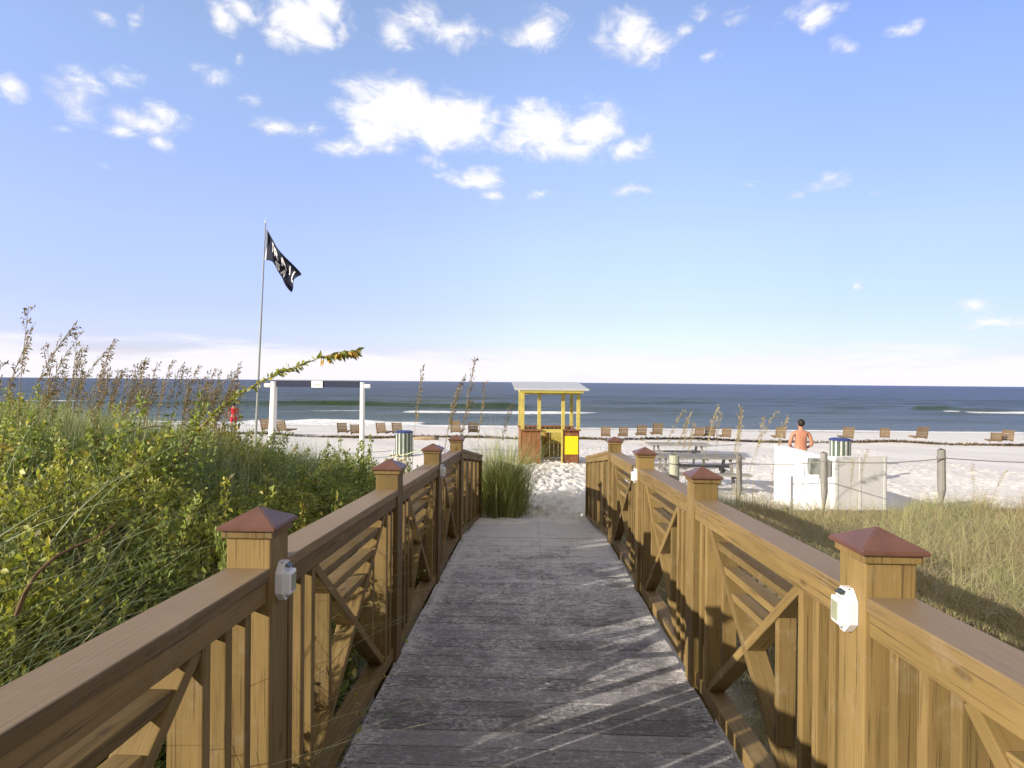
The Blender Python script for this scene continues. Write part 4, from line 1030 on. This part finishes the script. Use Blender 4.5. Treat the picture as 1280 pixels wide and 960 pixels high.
# ------------------------------------------------------------------ people
def skin_body(name, verts, edges, radii, mat, parent=None, sub=2):
    me = bpy.data.meshes.new(name); me.from_pydata(verts, edges, []); me.materials.append(mat)
    o = bpy.data.objects.new(name, me); COL.objects.link(o)
    sk = o.modifiers.new('skin', 'SKIN'); sk.use_smooth_shade = True
    for i, v in enumerate(me.skin_vertices[0].data): v.radius = radii[i] if isinstance(radii[i], tuple) else (radii[i], radii[i]); v.use_root = (i == 0)
    sb = o.modifiers.new('smooth', 'SUBSURF'); sb.levels = sub; sb.render_levels = sub
    if parent is not None: o.parent = parent
    return o
def person(loc, rz, h, arms, label, clothes, hair='hair', stride=0.):
    r = empty('person', loc, rz); tag(r, label, 'person'); s_ = h/1.75
    hp = 0; V_ = []; R_ = []; E_ = []
    def v(x, y_, z, rd, par=None):
        V_.append((x*s_, y_*s_, z*s_)); R_.append(tuple(q_*s_ for q_ in rd) if isinstance(rd, tuple) else rd*s_)
        if par is not None: E_.append((par, len(V_)-1))
        return len(V_)-1
    pel = v(0, 0, .95, (.155, .105)); wa = v(0, 0, 1.10, (.135, .095), pel); ch = v(0, .01, 1.28, (.165, .11), wa); sh = v(0, .0, 1.42, (.12, .08), ch)
    nk = v(0, .0, 1.50, .055, sh); jw = v(0, -.02, 1.58, (.062, .075), nk); hd = v(0, -.01, 1.66, (.076, .095), jw); tp_ = v(0, .005, 1.725, (.05, .06), hd)
    for sx_ in (-1, 1):
        so = v(sx_*.185, 0, 1.41, .058, sh); el, wr, hn = arms[0 if sx_ < 0 else 1]
        e_ = v(*el, .042, so); w_ = v(*wr, .028, e_); hx = Vector(hn)-Vector(wr); h1 = v(*hn, (.040, .022), w_)
        dirn = hx.normalized(); side = dirn.cross(Vector((0, 1, 0))).normalized()
        for k_, (off, ln) in enumerate(((-.030, .075), (-.011, .088), (.010, .082), (.030, .062))):
            f1 = Vector(hn)+dirn*.045+side*off; f2 = f1+dirn*ln*.55+Vector((0, -.008, 0)); f3 = f1+dirn*ln+Vector((0, -.022, 0))
            a = v(*f1, .0095, h1); b2 = v(*f2, .0085, a); v(*f3, .007, b2)
        t1 = Vector(wr)+dirn*.045+side*(-.042*sx_)+Vector((0, -.015, 0)); t2 = t1+dirn*.045+Vector((0, -.02, 0)); a = v(*t1, .012, w_); v(*t2, .009, a)
        hpj = v(sx_*.095, 0, .88, .088, pel); kn = v(sx_*.105, -.01+sx_*stride*.5, .50, .058, hpj); an = v(sx_*.11, .02+sx_*stride, .09, .038, kn); v(sx_*.115, -.12+sx_*stride, .035, (.045, .03), an)
    v(0, -.105, 1.625, .014, hd)
    skin_body('body', V_, E_, R_, M['skin'], r)
    # hair cap
    bm = bmesh.new(); bmesh.ops.create_uvsphere(bm, u_segments=20, v_segments=14, radius=1.0)
    for vv in bm.verts:
        f_ = .9 if vv.co.y < -.2 and vv.co.z < .35 else 1.0
        vv.co = Vector((vv.co.x*.088*f_, vv.co.y*.104*f_+.014, vv.co.z*.098))*s_
    geo = [vv for vv in bm.verts if vv.co.y < -.045*s_ and vv.co.z < .035*s_]; bmesh.ops.delete(bm, geom=geo, context='VERTS')
    bmesh.ops.translate(bm, verts=bm.verts[:], vec=Vector((0, 0, 1.672*s_)))
    me = bpy.data.meshes.new('hair'); bm.to_mesh(me); bm.free(); ho = link('hair', me, M[hair], r, smooth=True)
    so_ = ho.modifiers.new('t', 'SOLIDIFY'); so_.thickness = .008
    for sx_ in (-1, 1):
        MB().box((0, 0, 0), (.016*s_, .012*s_, .010*s_), None, .003).build('eye', M['eye_dark'], r, Matrix.Translation((sx_*.030*s_, -.098*s_, 1.655*s_)))
        MB().box((0, 0, 0), (.014*s_, .03*s_, .055*s_), None, .005).build('ear', M['skin'], r, Matrix.Translation((sx_*.083*s_, 0, 1.64*s_)))
    MB().box((0, 0, 0), (.045*s_, .010*s_, .010*s_), None, .003).build('mouth', M['red_cloth'], r, Matrix.Translation((0, -.091*s_, 1.592*s_)))
    for nm, vs, es, rd, mt in clothes:
        skin_body(nm, [tuple(q_*s_ for q_ in a) for a in vs], es, [tuple(q_*s_ for q_ in a) for a in rd], M[mt], r, 1)
    return r
shorts = ('shorts', [(0, 0, 1.02), (0, 0, .92), (-.10, 0, .84), (-.107, 0, .60), (.10, 0, .84), (.107, 0, .60)], [(0, 1), (1, 2), (2, 3), (1, 4), (4, 5)], [(.16, .115), (.168, .118), (.103, .105), (.09, .092), (.103, .105), (.09, .092)])
shirt = ('shirt', [(0, 0, .98), (0, 0, 1.12), (0, .01, 1.28), (0, 0, 1.43), (-.20, 0, 1.40), (-.245, .005, 1.24), (.20, 0, 1.40), (.245, .005, 1.24)], [(0, 1), (1, 2), (2, 3), (3, 4), (4, 5), (3, 6), (6, 7)], [(.165, .12), (.155, .115), (.18, .125), (.125, .09), (.07, .07), (.062, .062), (.07, .07), (.062, .062)])
hang = [((-.25, .03, 1.13), (-.27, -.03, .89), (-.27, -.05, .82)), ((.25, .03, 1.13), (.27, -.03, .89), (.27, -.05, .82))]
fold = [((-.27, .02, 1.14), (-.17, -.16, 1.02), (-.10, -.20, 1.03)), ((.27, .02, 1.14), (.17, -.16, 1.00), (.10, -.20, 1.0))]
p_ = at(1001, 555, 14.2); person((p_.x, 14.2, gz(p_.x, 14.2)-.02), R(172), 1.62, fold, 'dark haired person with bare tanned back standing behind the white wall', [shorts+('swim',)])
p_ = at(292, 540, 34.0); person((p_.x, 34.0, gz(p_.x, 34.0)-.02), R(205), 1.72, hang, 'person in a red shirt and red shorts standing on the beach near the water', [shorts+('red_cloth',), shirt+('red_cloth',)], stride=.08)

# ------------------------------------------------------------------ light and sky
SUN_EL, SUN_AZ = 18.0, -123.0        # azimuth of the sun from +Y, clockwise positive: behind and left of the viewer
sd = Vector((math.sin(R(SUN_AZ))*math.cos(R(SUN_EL)), math.cos(R(SUN_AZ))*math.cos(R(SUN_EL)), math.sin(R(SUN_EL))))
sl = bpy.data.lights.new('sun', 'SUN'); sl.energy = 5.0; sl.angle = R(.55); sl.color = (1.0, .91, .79)
so = bpy.data.objects.new('sun', sl); COL.objects.link(so); so.rotation_euler = sd.to_track_quat('Z', 'Y').to_euler(); so.location = (-20, -20, 30)
w = bpy.data.worlds.new('World'); scene.world = w; w.use_nodes = True; nt = w.node_tree; nt.nodes.clear()
sky = nt.nodes.new('ShaderNodeTexSky'); sky.sky_type = 'NISHITA'; sky.sun_disc = False; sky.sun_elevation = R(SUN_EL); sky.sun_rotation = R(SUN_AZ % 360)
sky.air_density = 1.0; sky.dust_density = .6; sky.ozone_density = 1.2
tc = nt.nodes.new('ShaderNodeTexCoord'); sp = nt.nodes.new('ShaderNodeSeparateXYZ'); L(nt, tc.outputs['Generated'], sp.inputs[0])
azn = math_(nt, 'ARCTAN2', sp.outputs[0], sp.outputs[1]); eln = math_(nt, 'ARCSINE', sp.outputs[2])
cv = nt.nodes.new('ShaderNodeCombineXYZ'); L(nt, azn, cv.inputs[0]); L(nt, eln, cv.inputs[1])
# gentle warp so cloud edges break up
wn = nt.nodes.new('ShaderNodeTexNoise'); wn.inputs['Scale'].default_value = 11; wn.inputs['Detail'].default_value = 4; L(nt, cv.outputs[0], wn.inputs['Vector'])
ws = nt.nodes.new('ShaderNodeVectorMath'); ws.operation = 'SUBTRACT'; L(nt, wn.outputs['Color'], ws.inputs[0]); ws.inputs[1].default_value = (.5, .5, .5)
wm = nt.nodes.new('ShaderNodeVectorMath'); wm.operation = 'MULTIPLY_ADD'; L(nt, ws.outputs[0], wm.inputs[0]); wm.inputs[1].default_value = (.07, .045, 0); L(nt, cv.outputs[0], wm.inputs[2])
CL = [(500, 140, 78, 34, 1.25), (555, 150, 70, 30, 1.25), (462, 160, 40, 18, 1.), (672, 165, 55, 30, 1.1), (735, 160, 60, 28, .95), (700, 190, 60, 16, .9), (600, 222, 36, 15, .8), (612, 240, 16, 7, .7), (430, 180, 36, 14, .7), (490, 187, 30, 10, .6), (545, 200, 26, 9, .6), (788, 182, 30, 15, .7), (760, 150, 50, 18, .55),
      (372, 30, 44, 28, 1.2), (400, 12, 36, 18, 1.), (425, 38, 18, 16, .6), (275, 20, 26, 18, .75), (305, 6, 34, 12, .8), (495, 42, 36, 16, .75), (525, 28, 26, 20, .7), (570, 44, 40, 14, .85), (672, 40, 42, 18, .95), (785, 42, 38, 26, .95), (815, 52, 34, 20, .85), (850, 36, 14, 8, .5), (883, 73, 16, 7, .5),
      (92, 118, 44, 32, .72), (14, 106, 20, 16, .85), (160, 100, 40, 12, .55), (175, 150, 48, 16, .85), (155, 162, 30, 12, .7), (205, 145, 36, 14, .7), (196, 176, 22, 10, .55), (75, 160, 22, 6, .5), (272, 98, 30, 9, .55), (345, 154, 34, 11, .75), (385, 158, 26, 8, .5), (312, 122, 16, 8, .5), (298, 70, 12, 8, .4), (133, 27, 20, 10, .5), (172, 22, 10, 16, .4),
      (1027, 20, 28, 17, .8), (1050, 8, 24, 8, .5), (1058, 60, 20, 11, .55), (1136, 29, 18, 10, .55), (922, 20, 22, 9, .45), (875, 12, 16, 9, .5), (995, 15, 22, 8, .35), (1030, 232, 30, 12, .5), (1005, 243, 20, 6, .4), (1077, 358, 8, 11, .7), (1215, 378, 36, 12, .5), (1250, 396, 42, 12, .6), (785, 238, 22, 7, .5), (675, 244, 18, 6, .5), (943, 232, 16, 5, .4), (1085, 243, 22, 5, .35), (560, 215, 20, 6, .4), (130, 208, 16, 5, .35)]
acc = None
for cx, cy, rx, ry, s_ in CL:
    d = ray(cx, cy).normalized(); a0, e0 = math.atan2(d.x, d.y), math.asin(d.z)
    cosf = math.cos(a0)**2
    v1 = nt.nodes.new('ShaderNodeVectorMath'); v1.operation = 'SUBTRACT'; L(nt, wm.outputs[0], v1.inputs[0]); v1.inputs[1].default_value = (a0, e0, 0)
    v2 = nt.nodes.new('ShaderNodeVectorMath'); v2.operation = 'MULTIPLY'; L(nt, v1.outputs[0], v2.inputs[0]); v2.inputs[1].default_value = (750/(rx*1.30*cosf), 750/(ry*1.38*math.cos(a0)), 0)
    v3 = nt.nodes.new('ShaderNodeVectorMath'); v3.operation = 'LENGTH'; L(nt, v2.outputs[0], v3.inputs[0])
    q_ = math_(nt, 'MULTIPLY', math_(nt, 'SUBTRACT', 1.0, v3.outputs['Value'], clamp=True), s_)
    acc = q_ if acc is None else math_(nt, 'MAXIMUM', acc, q_)
mp = nt.nodes.new('ShaderNodeMapping'); mp.inputs['Scale'].default_value = (1, 1.7, 1); L(nt, cv.outputs[0], mp.inputs[0])
cn = noi(nt, mp.outputs[0], 21, 9, .66, .5)
cl = math_(nt, 'ADD', acc, math_(nt, 'MULTIPLY', math_(nt, 'SUBTRACT', cn, .5), 1.55))
cl = math_(nt, 'MULTIPLY', mapr(nt, cl, .04, .85, smooth=True), mapr(nt, acc, .0, .16))
# thin wisps and the pale bank along the horizon
mp2 = nt.nodes.new('ShaderNodeMapping'); mp2.inputs['Scale'].default_value = (2.0, 12, 1); L(nt, cv.outputs[0], mp2.inputs[0])
bn = noi(nt, mp2.outputs[0], 2.2, 5, .6, .5)
bank = mapr(nt, math_(nt, 'ADD', math_(nt, 'MULTIPLY', mapr(nt, eln, .078, .02), .8), math_(nt, 'MULTIPLY', math_(nt, 'SUBTRACT', bn, .5), 1.4)), .25, .72, smooth=True)
bank = math_(nt, 'MULTIPLY', bank, mapr(nt, eln, .10, .055))
tint = ramp(nt, mapr(nt, eln, 0.0, .62), [(0, (.54, .54, .98)), (.10, (.56, .55, 1.05)), (.18, (.62, .575, 1.12)), (.36, (.85, .74, 1.10)), (.7, (1.06, .97, 1.25)), (1, (1.12, 1.02, 1.25))])
skyc = mixc(nt, 1.0, sky.outputs[0], tint, 'MULTIPLY')
gain = ramp(nt, mapr(nt, azn, -1.2, 1.2), [(0, (1.2, 1.18, 1.1)), (.29, (1.38, 1.35, 1.15)), (.5, (1.38, 1.34, 1.15)), (.6, (1.22, 1.2, 1.08)), (.69, (1.02, 1.02, 1.02)), (.79, (.88, .90, .95)), (1, (.82, .84, .9))])
gn = nt.nodes.new('ShaderNodeVectorMath'); gn.operation = 'MULTIPLY'; L(nt, skyc, gn.inputs[0]); L(nt, gain, gn.inputs[1]); skyc = gn.outputs[0]
# unseen warm white veil, added overhead and landward to neutralise the ambient light
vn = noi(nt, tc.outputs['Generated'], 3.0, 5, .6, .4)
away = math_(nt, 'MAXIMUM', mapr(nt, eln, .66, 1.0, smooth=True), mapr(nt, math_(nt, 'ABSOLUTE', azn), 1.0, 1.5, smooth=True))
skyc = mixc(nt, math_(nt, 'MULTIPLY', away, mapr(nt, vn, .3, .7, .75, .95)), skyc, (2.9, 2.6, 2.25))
CW = 4.6
c1 = mixc(nt, math_(nt, 'MULTIPLY', bank, .92), skyc, (CW*.98, CW*.96, CW*1.06))
cn2 = noi(nt, mp.outputs[0], 9, 4, .55, .2)
cwc = mixc(nt, mapr(nt, math_(nt, 'ADD', math_(nt, 'MULTIPLY', cl, .6), math_(nt, 'MULTIPLY', cn2, .8)), .45, .9), (CW*.80, CW*.80, CW*.88), (CW*1.05, CW*1.03, CW*1.03))
c2 = mixc(nt, math_(nt, 'MULTIPLY', cl, .95), c1, cwc)
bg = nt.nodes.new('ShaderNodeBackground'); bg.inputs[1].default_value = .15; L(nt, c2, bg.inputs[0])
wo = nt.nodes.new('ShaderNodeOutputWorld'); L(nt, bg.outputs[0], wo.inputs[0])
w.cycles.sampling_method = 'MANUAL'; w.cycles.sample_map_resolution = 1024

# ------------------------------------------------------------------ render settings
vs = scene.view_settings; vs.view_transform = 'Standard'; vs.look = 'None'; vs.gamma = 1; vs.exposure = 0.6; vs.use_curve_mapping = False
scene.cycles.use_denoising = True; scene.cycles.max_bounces = 6; scene.cycles.diffuse_bounces = 3; scene.cycles.glossy_bounces = 2; scene.cycles.transmission_bounces = 3
scene.cycles.use_adaptive_sampling = True; scene.cycles.adaptive_threshold = .02; scene.cycles.caustics_reflective = False
if __import__('os').environ.get('DBG'):
    for p3 in ((XL, YL[2], deckz(YL[2])+1.28), (XL, YL[3], deckz(YL[3])+1.28), (XL, YL[4], deckz(YL[4])+1.28), (XL, YL[5], deckz(YL[5])+1.28), (XR, YR[2], deckz(YR[2])+1.28), (XR, YR[3], deckz(YR[3])+1.28), (XR, YR[4], deckz(YR[4])+1.28), (XR, YR[5], deckz(YR[5])+1.28)):
        print('PROJ', proj(*p3))
